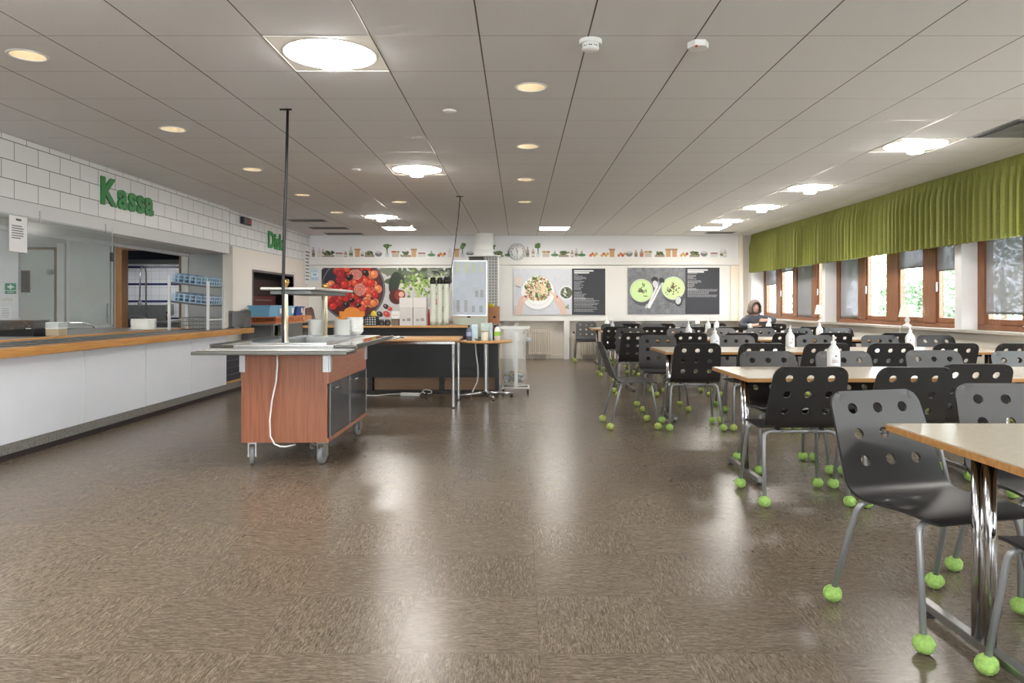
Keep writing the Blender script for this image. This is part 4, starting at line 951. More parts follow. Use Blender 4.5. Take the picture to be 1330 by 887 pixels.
mb = MB().lathe([(0, 0), (.012, .004), (.035, .03), (.04, .05), (.03, .08), (.012, .095), (0, .1)], n=16); o = mb.build('lemon', mat('lemon_yellow', (226, 204, 60), .45)); o.location = (-1.965, 9.95, ZS + .101); tag(o, 'yellow lemon lying on top of the black lattice basket', 'lemon')
for k, (x, lab) in enumerate(((-1.85, 'dark jar beside the black lattice basket on the oak shelf'), (-1.77, 'dark jar between another jar and the brown box'))):
    t = thing('storage_jar', lab, 'jar', (x, 9.9, ZS)); MB().lathe([(0, 0), (.035, 0), (.037, .01), (.037, .06), (.03, .07), (0, .07)], n=18).build('body', mat('smoky_jar', (64, 58, 54), .2), t); MB().lathe([(.032, .071), (.032, .085), (0, .086)], n=18).build('lid', STEELD, t)
t = thing('carton_box', 'small brown box supporting a white one on the oak shelf', 'box', (-1.665, 9.95, ZS)); B('body', mat('taupe_box', (128, 112, 96), .6), t, (-.05, .05, -.06, .06, 0, .075), bevel=.002); B('lid', mat('taupe_lid', (104, 92, 80), .6), t, (-.052, .052, -.062, .062, .0755, .09))
t = thing('carton_box', 'small white box lying on top of the brown box', 'box', (-1.665, 9.95, ZS + .0905)); B('body', WPLAS, t, (-.05, .06, -.06, .06, 0, .1), bevel=.002); B('label', mat('pale_tan', (214, 196, 176), .6), t, (-.04, .04, -.0612, -.0602, .04, .052))
BXW = mat('white_card', (206, 202, 198), .6, var=.03, vscale=10)
for k, (x, lab) in enumerate(((-1.513, 'tall white carton box on the oak shelf, next to the small white box'), (-1.33, 'tall white carton box on the oak shelf, next to the cup stacks'))):
    t = thing('tall_carton_box', lab, 'box', (x, 9.95, ZS)); B('body', BXW, t, (-.087, .087, -.09, .09, 0, .24), bevel=.002); B('lid', mat('white_card_lid', (222, 218, 214), .6), t, (-.09, .09, -.093, .093, .2405, .375), bevel=.003); B('print', mat('grey_print', (150, 146, 142), .6), t, (.01, .06, -.0912, -.0902, .06, .10)); B('print', mat('grey_print', (150, 146, 142), .6), t, (-.05, -.01, -.0912, -.0902, .06, .09))
t = thing('red_bottle', 'thin red bottle between the white cartons and the cup stacks', 'bottle', (-1.222, 9.98, ZS)); MB().lathe([(0, 0), (.014, 0), (.016, .15), (.008, .2), (.008, .22), (0, .22)], n=12).build('body', mat('red_sauce', (170, 46, 36), .3), t); MB().lathe([(.01, .2205), (.01, .245), (0, .246)], n=12).build('cap', WPLAS, t)
CUPM = mat('paper_cup_sage', (200, 206, 190), .6); CUPW = mat('paper_cup_white', (224, 224, 216), .6)
cup = thing('paper_cup', 'x', 'cup'); MB().lathe([(0, .003), (.0287, .003), (.0372, .1), (.0385, .1), (.030, 0), (0, 0)], n=20).build('wall', CUPM, cup); MB().lathe([(.0385, .1), (.041, .103), (.0385, .106), (.0375, .103)], n=20).build('rolled_rim', CUPW, cup)
fz = True
for s, (x, nm) in enumerate(((-1.155, 'nearest the white cartons'), (-1.065, 'in the middle of three'), (-.978, 'nearest the notice cabinet'))):
    for k in range(22):
        pos = (x, 9.88 + .02 * (s % 2), ZS + .001 + k * .0215); lab = 'pale paper cup in the tall cup stack %s' % nm; gp = 'paper cups in the stack %s' % nm
        if fz: cup.location = pos; cup['label'] = lab; cup['group'] = gp; fz = False
        else: dup(cup, pos, 0, lab, gp)
    t = thing('cup_lid_stack' if False else 'cup_dispenser_top', 'black dispenser top on the cup stack %s' % nm, 'dispenser', (x, 9.88 + .02 * (s % 2), ZS + .001 + 21 * .0215 + .1065)); MB().lathe([(.0, 0), (.041, 0), (.041, .05), (.034, .055), (.034, .085), (0, .085)], n=20).build('body', BLACK, t); B('tab', BLACK, t, (-.005, .005, -.02, .02, .086, .098))
# notice cabinet with a metal board
t = thing('notice_cabinet', 'beige upright cabinet with a metal board on its front, beside the cup stacks', 'cabinet', (-.694, 10.41, .7255))
t.scale = (1.045, 1, 1.045)
BEI = mat('beige_cabinet', (206, 198, 182), .5); 
B('body', BEI, t, (-.235, .235, -.05, .3, .0, 1.03), bevel=.006)
B('lower_door', mat('sage_panel', (180, 188, 172), .5), t, (-.19, .21, -.062, -.0505, .01, .26))
bd = B('board', mat('magnetic_board', (186, 196, 208), .25, .35), t, (-.22, .225, -.075, -.051, .30, 1.02))
B('board_frame', mat('pale_alu', (214, 216, 216), .35, .4), bd, (-.235, -.22, -.08, -.051, .285, 1.035), (.225, .24, -.08, -.051, .285, 1.035), (-.22, .225, -.08, -.051, .285, .30), (-.22, .225, -.08, -.051, 1.02, 1.035))
cv = Canvas(156, 248, (190, 200, 212))
rg = random.Random(4); cv.noise(4, 30, 3)
for k in range(4):
    x = 16 + k * 36
    for r in range(8): cv.rect(x, 6 + r * 6, x + 16, 9.5 + r * 6, (206, 212, 150) if k < 3 or r > 3 else (196, 206, 206)); 
for x, r0, r1 in ((16, 180, 232), (52, 180, 232), (88, 206, 232), (124, 206, 232), (104, 136, 166), (128, 132, 166)):
    y = r0
    while y < r1: cv.rect(x, y, x + 15, y + 3.4, (148, 150, 150)); y += 5
o = cv.mesh('printed_list', .44, .715, PAPER, bd); o.location = (-.218, -.0756, .302)
MB().ball((-.01, -.066, .275), .016, 8, sq=(1.5, .5, .8)).build('latch', BLACK, t)
# narrow shelf unit with a brown carton
t = thing('shelf_unit', 'narrow beige shelf unit standing at the end of the black counter', 'shelf', (-.3, 10.98, 0))
B('side_panel', BEI, t, (-.2, -.185, -.16, .16, 0, .9)); B('side_panel', BEI, t, (.0, .015, -.16, .16, 0, .9)); B('back', BEI, t, (-.185, 0, .15, .16, 0, .9))
for z in (.05, .3, .52, .7, .885): B('shelf_board', BEI, t, (-.1845, -.0005, -.16, .1495, z, z + .015))
for k, z in enumerate((.316, .536, .716)):
    t = thing('black_box', 'black box on the %s shelf of the narrow beige unit' % ('lower', 'middle', 'upper')[k], 'box', (-.39, 10.96, z)); B('body', BLACK, t, (-.08, .08, -.12, .12, 0, .1), bevel=.003); B('label', WPLAS, t, (-.04, .04, -.1215, -.1205, .03, .06))
t = thing('cardboard_box', 'brown cardboard box with a round hole on the narrow shelf unit', 'box', (-.39, 10.99, .9005))
CB = mat('cardboard', (180, 128, 92), .7, var=.06, vscale=12)
B('body', CB, t, (-.095, .10, -.15, .12, 0, .235), bevel=.002); MB().lathe([(0, 0), (.016, 0), (.016, .003), (0, .003)], (.03, -.1535, .1), 14, axis='y').build('hand_hole', DARK, t); B('flap', CB, t, (-.095, .10, .09, .12, .2355, .26))
mb = MB().ball((0, 0, 0), .045, 8, sq=(1.3, 1, .7), jit=.12); o = mb.build('yellow_cloth', mat('yellow_cloth', (216, 196, 60), .8)); o.location = (-.425, 10.94, 1.17); tag(o, 'crumpled yellow cloth lying on the brown cardboard box', 'cloth')
# waste bag trolley
t = thing('waste_bag_trolley', 'white wheeled frame holding a clear waste bag by the radiator', 'bag trolley', (-.06, 9.95, 0))
WF = mat('white_tube', (222, 222, 218), .35)
fr = MB()
for y in (-.16, .16): fr.tube([(-.16, y, .07), (.19, y, .07)], .014, 8)
fr.tube([(-.16, -.16, .07), (-.16, .16, .07)], .014, 8); fr.tube([(.19, -.16, .07), (.19, .16, .07)], .014, 8); fr.build('base_frame', WF, t)
B('post', WF, t, (-.018, .018, .16, .19, .08, .9)); B('post', WF, t, (.0, .045, -.2, -.175, .085, .80))
B('rim', WF, t, (-.2, .2, -.2, -.18, .86, .89), (-.2, .2, .15, .17, .86, .89), (-.2, -.18, -.18, .15, .86, .89), (.18, .2, -.18, .15, .86, .89))
for x in (-.15, .18):
    for y in (-.15, .15):
        w = MB().lathe([(0, -.012), (.03, -.012), (.032, 0), (.03, .012), (0, .012)], (x, y, .032), 16, axis='x').build('caster', BLACK, t); B('fork', STEEL, w, (x - .018, x + .018, y - .012, y + .012, .055, .062))
vs = []; fs = []; N = 40; rg = random.Random(9)
ZB = [.875, .8, .7, .6, .5, .4, .3, .2, .13, .11]; 
for j, z in enumerate(ZB):
    sc = 1.0 if z > .15 else .85
    for k in range(N):
        a = 2 * PI * k / N; ca, sa = math.cos(a), math.sin(a); m = max(abs(ca), abs(sa)); wob = 1 + .06 * math.sin(5 * a + z * 9) * min(1, (.9 - z) * 3) + .03 * math.sin(13 * a + 4 * z)
        q = .165 / (m * .55 + .45) * sc * (1 - .10 * math.sin(max(0, (.875 - z)) * 4)) ; vs.append((q * ca * wob, q * .95 * sa * wob - .01, z))
for j in range(len(ZB) - 1):
    for k in range(N): fs.append((j * N + k, j * N + (k + 1) % N, (j + 1) * N + (k + 1) % N, (j + 1) * N + k))
fs.append(tuple((len(ZB) - 1) * N + k for k in range(N)))
mb = MB(); mb.add(vs, fs, 0, True); mb.build('clear_bag', see('bag_film', (253, 254, 254), .75, .25, .08, (250, 250, 250)), t)
MB().ball((.19, -.17, .72), .035, 8, sq=(1, .8, .9), jit=.15).build('knot', see('bag_knot', (236, 240, 242), .35, .3, .1, (222, 226, 230)), t)
mb = MB(); cols = [mat('waste_green', (96, 110, 60), .7), mat('waste_dark', (58, 60, 56), .7), mat('waste_tan', (170, 146, 96), .7), mat('waste_grey', (150, 160, 172), .6)]
for k in range(60): mb.ball((rg.uniform(-.11, .11), rg.uniform(-.11, .11), rg.uniform(.15, .27)), rg.uniform(.02, .038), 5, rg.randrange(4), (1, 1, rg.uniform(.5, .9)), .2)
o = mb.build('waste', cols, None); o.location = (-.06, 9.95, 0); tag(o, 'leafy food waste lying at the bottom of the clear bag', 'waste', kind='stuff')
# displacement ventilation unit by the back wall
t = thing('ventilation_unit', 'grey perforated floor air unit with a white round duct up to the ceiling', 'ventilation unit', (-.75, 15.62, 0))
def perf_mat():
    m = bpy.data.materials.new('perforated_grey'); m.use_nodes = True; nt = m.node_tree; b = nt.nodes['Principled BSDF']; L = nt.links.new
    tc = nt.nodes.new('ShaderNodeTexCoord'); sp = nt.nodes.new('ShaderNodeSeparateXYZ'); L(tc.outputs['Object'], sp.inputs[0]); cb = nt.nodes.new('ShaderNodeCombineXYZ'); L(sp.outputs[0], cb.inputs[0]); L(sp.outputs[2], cb.inputs[1])
    br = nt.nodes.new('ShaderNodeTexBrick'); br.offset = 0; L(cb.outputs[0], br.inputs['Vector']); br.inputs['Scale'].default_value = 1; br.inputs['Brick Width'].default_value = .06; br.inputs['Row Height'].default_value = .06; br.inputs['Mortar Size'].default_value = .012
    br.inputs['Color1'].default_value = (*lin((112, 112, 112)), 1); br.inputs['Color2'].default_value = (*lin((122, 122, 124)), 1); br.inputs['Mortar'].default_value = (*lin((168, 168, 168)), 1)
    L(br.outputs['Color'], b.inputs['Base Color']); b.inputs['Roughness'].default_value = .5; return m
B('perforated_body', perf_mat(), t, (-.31, .31, -.3, .3, .05, 2.19)); B('plinth', WPLAS, t, (-.31, .31, -.3, .3, 0, .05)); B('edge_strip', WPLAS, t, (.31, .335, -.31, -.28, 0, 2.19), (-.335, -.31, -.31, -.28, 0, 2.19))
B('top_plate', WPLAS, t, (-.36, .36, -.36, .36, 2.191, 2.215), bevel=.004)
d = MB().lathe([(.205, 2.216), (.205, 2.34), (.208, 2.345), (.205, 2.35), (.205, 2.49), (.208, 2.495), (.205, 2.5), (.205, 2.69)], n=36).build('duct', WPLAS, t)
B('painted_shade_panel', mat('painted_shade_grey', (72, 66, 64), .6), t, (-.28, .02, -.312, -.301, 2.02, 2.185)); B('white_strip', WPLAS, t, (-.02, .08, -.312, -.301, 1.22, 1.66))  # dark panel stands in for shading near the top of the unit
# clock
t = thing('wall_clock', 'round white wall clock with black hands above the salad picture', 'clock', (-.035, YB - .045, 2.335))
MB().lathe([(.165, 0), (.182, -.006), (.186, -.025), (.178, -.04), (.166, -.04), (.166, -.02)], n=48, axis='y').build('rim', mat('grey_rim', (196, 198, 200), .3, .3), t)
MB().lathe([(0, -.015), (.168, -.015), (.168, 0), (0, 0)], n=48, axis='y').build('dial', WPLAS, t)
for k in range(1, 13):
    me = text_mesh(str(k), .052, BLACK, .002, .0, 'CENTER'); o = bpy.data.objects.new('numeral', me); COL.objects.link(o); o.parent = t
    a = PI / 2 - k * PI / 6; o.location = (.128 * math.cos(a), -.0175, .128 * math.sin(a) - .018); o.rotation_euler = (PI / 2, 0, 0)
def hand(a, L, wd, nm, y):
    ca, sa = math.cos(a), math.sin(a); MB().prism([(-.02 * ca - wd * sa, -.02 * sa + wd * ca), (-.02 * ca + wd * sa, -.02 * sa - wd * ca), (L * ca + wd * .5 * sa, L * sa - wd * .5 * ca), (L * ca - wd * .5 * sa, L * sa + wd * .5 * ca)], y, y + .003, 'xz').build(nm, BLACK, t)
hand(PI / 2 + math.radians(15), .09, .007, 'hour_hand', -.024); hand(-PI / 2, .13, .005, 'minute_hand', -.028)
MB().lathe([(0, -.03), (.009, -.03), (.009, -.02), (0, -.02)], n=14, axis='y').build('hub', BLACK, t)
# radiators
def radiator(x, w, lab, k):
    t = thing('radiator', lab, 'radiator', (x, 16.05, 0), 0, 'white column radiators on the back wall'); n = int(w / .045)
    f = MB(); f.tube([(0, 0, .12), (w, 0, .12)], .02, 8); f.tube([(0, 0, .58), (w, 0, .58)], .02, 8); f.build('header_pipe', CREAM, t)
    for i in range(n): MB().box(i * .045 + .009, i * .045 + .036, -.05, .04, .10, .64).build('column', mat('radiator_cream', (218, 208, 192), .45), t, .006)
    MB().tube([(-.1, 0, .02), (-.1, 0, .58), (0, 0, .58)], .012, 8).build('feed_pipe', CREAM, t); v = MB().lathe([(0, -.03), (.022, -.03), (.024, .03), (0, .03)], (-.1, -.01, .58), 12, axis='y').build('valve', mat('valve_dark', (70, 62, 58), .4), t)
    for x2 in (.08, w - .08): B('foot', CREAM, t, (x2 - .015, x2 + .015, -.03, .03, 0, .10))
radiator(.2, .5, 'white column radiator below the salad picture, beside the waste bag trolley', 0)
radiator(1.3, .5, 'white column radiator behind the farthest perforated chair', 1)
radiator(2.75, .9, 'white column radiator behind the far chairs, under the soup picture', 2)

# ------------------------------------------------------------------ printed pictures on the back wall
def picture(label, x, z, w, h, cv, name='framed_picture', fm=None):
    t = thing(name, label, 'picture', (x, YB - .022, z)); B('backing_board', fm or WPLAS, t, (0, w, .0006, .02, 0, h)); cv.mesh('printed_face', w, h, paint_mat('picture_print', .4), t); return t
rg = random.Random(11); S = 2
# tomatoes
cv = Canvas(342, 140, (198, 196, 196)); cv.noise(5, 6, 1)
cx, cy = 82, 56
cv.disc(cx, cy, 84, (40, 40, 52)); cv.disc(cx, cy, 77, (92, 40, 40))
cv.disc(20, 30, 30, (44, 46, 58), 34, .3)
tom = [((206, 48, 36), 1), ((222, 84, 56), 1), ((190, 36, 30), 1), ((226, 128, 88), 1), ((170, 34, 40), 1)]
for k in range(120):
    a = rg.uniform(0, 2 * PI); r = 70 * math.sqrt(rg.random()); x, y = cx + r * math.cos(a), cy + r * math.sin(a) * .98
    if x < 36 and y < 40: continue
    rad = rg.uniform(6, 11); c = rg.choice(tom)[0]
    if x > 120 and rg.random() < .5: c = (224, 132, 84)
    cv.disc(x, y, rad + .8, (112, 26, 24)); cv.disc(x, y, rad, c); cv.disc(x - rad * .3, y - rad * .3, rad * .4, tuple(min(255, v + 46) for v in c), op=.8)
for x, y, r in ((100, 58, 14), (92, 18, 12)):
    for q in (r, r - 4, r - 8): cv.ring(x, y, q, 1.8, (232, 190, 176))
    cv.disc(x, y, 4, (226, 120, 96))
for x, y, r in ((74, 26, 9), (116, 14, 9), (66, 98, 8), (80, 86, 7), (98, 100, 6)): cv.disc(x, y, r * 1.1, (24, 18, 22), r * .8, rg.uniform(0, 3)); cv.disc(x - 3, y - 3, 2, (150, 140, 150))
cv.ring(cx, cy, 81, 2., (190, 190, 190), .6)
for k in range(46):
    x, y = rg.uniform(172, 340), rg.uniform(-4, 44); L = rg.uniform(10, 26); c = rg.choice([(52, 66, 44), (74, 92, 58), (96, 108, 84), (40, 50, 38), (120, 128, 110)])
    cv.disc(x, y, L, c, L * .35, rg.uniform(0, PI))
for k in range(130):
    x, y = rg.gauss(256, 26), rg.gauss(48, 14); cv.disc(x, y, rg.uniform(3, 7), rg.choice([(150, 176, 88), (126, 156, 70), (176, 196, 118), (98, 128, 56), (206, 214, 170)]), rg.uniform(2, 4), rg.uniform(0, PI))
for k in range(14): cv.line(300 + rg.uniform(-30, 20), rg.uniform(0, 40), 330, rg.uniform(0, 50), 1.2, (216, 220, 206), .7)
cv.disc(190, 40, 14, (44, 54, 40), 30, .2); cv.disc(196, 76, 20, (84, 34, 30)); cv.disc(204, 72, 14, (140, 52, 40)); cv.disc(208, 70, 7, (226, 180, 160))
for x, y, r, c in ((168, 102, 8, (40, 36, 44)), (152, 122, 9, (48, 44, 50)), (178, 108, 7, (190, 60, 46)), (170, 122, 10, (206, 72, 50)), (300, 90, 9, (180, 50, 40)), (320, 110, 10, (60, 40, 44))): cv.disc(x, y, r, c, r * .75, .6); cv.disc(x - 2, y - 2, 2.5, (226, 200, 190), op=.6)
picture('wide picture of tomatoes in a dark pan with green leaves on the back wall', -4.29, .835, 2.85, 1.15, cv)
# salad recipe
def lines(cv, x0, rows, y, step, w, seed):
    r = random.Random(seed)
    for k in range(rows):
        x = x0; L = w * r.uniform(.55, 1)
        while x < x0 + L: q = r.uniform(2.5, 6); cv.rect(x, y, x + q, y + 1.5, (206, 206, 208), .75); x += q + 1.
        y += step
    return y
cv = Canvas(238, 122, (204, 206, 212)); cv.noise(3, 8, 2)
cv.rect(6, 24, 20, 44, (224, 206, 190)); cv.line(6, 46, 18, 50, 2, (120, 96, 84))
cv.disc(64, 66, 45, (170, 172, 180), op=.5); cv.disc(63, 64, 43, (238, 238, 236)); cv.ring(63, 64, 33, 1, (206, 206, 206))
for k in range(420):
    a = rg.uniform(0, 2 * PI); r = 33 * math.sqrt(rg.random()); x, y = 63 + r * math.cos(a), 54 + r * math.sin(a)
    c = rg.choice([(226, 200, 160), (214, 184, 140), (92, 122, 60), (130, 150, 84), (190, 66, 50), (240, 224, 196), (104, 84, 60), (160, 172, 110)])
    cv.disc(x, y, rg.uniform(1.5, 4.5), c, rg.uniform(1, 2.2), rg.uniform(0, PI))
for k in range(30): cv.disc(75 + rg.gauss(0, 7), 54 + rg.gauss(0, 9), 4, (234, 206, 170), 2, .9)
for x, y in ((32, 50), (88, 46), (54, 26), (94, 56), (60, 70)): cv.disc(x, y, 6, (70, 104, 50), 3, rg.uniform(0, 3))
SK = (216, 188, 174)
cv.poly([(4, 122), (12, 92), (16, 74), (30, 70), (40, 72), (38, 80), (30, 86), (26, 100), (20, 122)], SK); cv.line(33, 74, 26, 84, 5, (232, 196, 176)); cv.disc(32, 74, 3, (130, 40, 46), 2.4, .5); cv.line(3, 122, 5, 98, 1.5, (200, 150, 130))
cv.poly([(104, 66), (112, 70), (122, 78), (136, 96), (139, 122), (124, 122), (118, 104), (108, 92), (104, 80)], SK); cv.line(108, 70, 116, 84, 5, (232, 196, 176)); cv.disc(112, 75, 2.4, (130, 40, 46), 4, .2); cv.line(96, 60, 110, 76, 5, (232, 194, 172))
cv.disc(137, 64, 19, (224, 226, 226)); cv.disc(137, 64, 15, (92, 98, 78))
for k in range(16): cv.disc(137 + rg.gauss(0, 7), 64 + rg.gauss(0, 7), 3.4, rg.choice([(214, 212, 200), (46, 50, 44), (90, 110, 70)]), 2, rg.uniform(0, 3))
for k in range(6): cv.disc(142 + rg.gauss(0, 4), 100 + rg.gauss(0, 3), 3, (110, 130, 86), 1.2, rg.uniform(0, 3))
cv.rect(151.5, 0, 238, 122, (42, 42, 48))
cv.rect(157, 5, 207, 8.4, (226, 226, 226)); cv.rect(157, 10, 196, 13.4, (226, 226, 226)); cv.rect(157, 16, 167, 17.5, (170, 170, 172))
y = lines(cv, 157, 4, 20, 3, 36, 1); y = lines(cv, 157, 8, y + 2, 3, 24, 2); y = lines(cv, 157, 7, y + 3, 3, 28, 3); y = lines(cv, 157, 4, 78, 3, 74, 4); y = lines(cv, 157, 3, 91, 3, 76, 5); y = lines(cv, 157, 1, 101, 3, 60, 6); lines(cv, 157, 3, 106, 3, 78, 7)
picture('recipe picture of hands and a plate of salad beside a black text panel', -.117, .966, 1.994, 1.005, cv)
# green soup recipe
cv = Canvas(238, 122, (110, 112, 116)); cv.noise(9, 12, 4); cv.noise(7, 5, 5); cv.noise(5, 2, 6)
for x0, y0, r in ((36, 60, 30), (118, 54, 30)):
    cv.disc(x0 + 4, y0 + 8, r + 2, (50, 50, 54), op=.6); cv.disc(x0, y0, r, (206, 214, 190)); cv.disc(x0, y0, r - 1.8, (178, 204, 140)); cv.disc(x0, y0 + 1, r - 3.5, (196, 222, 156))
for k in range(16): cv.disc(38 + rg.gauss(0, 6), 60 + rg.gauss(0, 9), rg.uniform(2, 6), rg.choice([(46, 66, 40), (70, 92, 50), (90, 60, 50)]), rg.uniform(.8, 1.8), rg.uniform(0, PI))
for k in range(34): cv.disc(116 + rg.gauss(0, 8), 56 + rg.gauss(0, 7), rg.uniform(1.4, 3.4), rg.choice([(110, 60, 44), (140, 84, 56), (80, 96, 50), (60, 44, 36)]), rg.uniform(1, 2), rg.uniform(0, PI))
cv.disc(70, 32, 9, (34, 34, 38), 8); cv.disc(72, 44, 7, (196, 198, 200), 10, -.3); cv.disc(88, 34, 8, (40, 40, 44), 7, .8)
cv.line(76, 50, 52, 102, 5, (218, 218, 220)); cv.line(84, 50, 56, 104, 5, (232, 232, 232)); cv.line(50, 98, 48, 104, 5, (190, 190, 192)); cv.line(90, 40, 80, 58, 3, (206, 206, 208))
cv.disc(132, 88, 9, (34, 34, 36), 13, .15); cv.disc(131, 86, 7, (196, 198, 200), 10, .15)
cv.rect(149, 0, 238, 122, (50, 51, 58))
cv.rect(155, 5, 207, 8.4, (226, 226, 226)); cv.rect(155, 10, 197, 13.4, (226, 226, 226)); cv.rect(155, 15, 180, 16.4, (170, 170, 172))
y = lines(cv, 155, 4, 20, 3, 24, 11); y = lines(cv, 155, 3, y + 2, 3, 40, 12); y = lines(cv, 155, 3, y + 1, 3, 22, 13); y = lines(cv, 155, 2, y + 1, 3, 38, 14); lines(cv, 155, 6, 57, 3.6, 76, 15)
picture('recipe picture of two bowls of green soup beside a dark text panel', 2.365, .98, 1.995, 1.01, cv)
# frieze of jars, bottles and vegetables
cv = Canvas(1100, 46, (226, 226, 228)); x = 4; base = 44
def veg(x):
    k = rg.choice((0, 0, 0, 1, 1, 2, 3, 4, 5, 5, 6, 7, 8, 0))
    if k == 0: w = rg.uniform(6, 10); h = rg.uniform(14, 26); c = rg.choice([(176, 172, 166), (150, 120, 100), (196, 196, 200)]); cv.rect(x, base - h * .7, x + w, base, c, .8); cv.rect(x + w * .35, base - h, x + w * .65, base - h * .7, c); cv.rect(x, base - h * .4, x + w, base - h * .15, rg.choice([(214, 206, 196), (190, 90, 66), (96, 110, 84)])); return w + 2
    if k == 1:
        for q in range(26): cv.disc(x + 12 + rg.gauss(0, 5), base - rg.uniform(3, 13), rg.uniform(2, 4), rg.choice([(74, 92, 50), (52, 62, 40), (110, 124, 70)]), rg.uniform(1.4, 3), rg.uniform(0, 3))
        cv.rect(x, base - 5, x + 26, base, (150, 136, 118)); return 28
    if k == 2: cv.rect(x, base - 12, x + 22, base - 9, (208, 200, 188)); cv.rect(x + 2, base - 9, x + 20, base, (176, 160, 140), .7); [cv.disc(x + 3 + q * 4, base - 13, 2.4, rg.choice([(190, 90, 60), (206, 170, 100), (104, 124, 66)])) for q in range(5)]; return 25
    if k == 3: cv.rect(x + 5, base - 24, x + 8, base - 6, (88, 120, 64)); [cv.disc(x + 6 + rg.gauss(0, 4), base - 27 + rg.gauss(0, 3), 4, (84, 116, 62), 2.2, rg.uniform(0, 3)) for q in range(12)]; cv.rect(x + 1, base - 10, x + 12, base, (184, 196, 200), .7); return 15
    if k == 4: cv.disc(x + 9, base - 5, 10, (72, 118, 70), 3.5); cv.poly([(x + 5, base - 8), (x + 9, base - 18), (x + 13, base - 8)], (150, 160, 140)); return 21
    if k == 5: [cv.disc(x + 6 + q * 5, base - 4 - (q % 2) * 4, 3.6, rg.choice([(196, 112, 72), (206, 160, 96), (170, 70, 52)])) for q in range(4)]; return 26
    if k == 6: cv.rect(x + 2, base - 18, x + 14, base, (198, 156, 108)); cv.rect(x, base - 21, x + 16, base - 17, (174, 130, 88)); return 19
    if k == 7: cv.disc(x + 9, base - 8, 9, (120, 120, 122), 7); cv.disc(x + 9, base - 12, 8, (196, 196, 192), 3); return 21
    cv.rect(x, base - 8, x + 20, base, (206, 206, 204)); cv.rect(x + 1, base - 11, x + 19, base - 8, (150, 60, 50)); return 23
while x < 1070: x += veg(x) + rg.uniform(-3, 5)
t = thing('frieze_picture', 'long printed frieze of jars, bottles, vegetables and crockery below the ceiling', 'picture', (XL + .03, YB + .026, 2.212)); B('backing_strip', MATS['frieze_white'], t, (0, 9.25, .0005, .003, 0, .385)); cv.mesh('printed_face', 9.25, .385, paint_mat('frieze_print', .5), t)
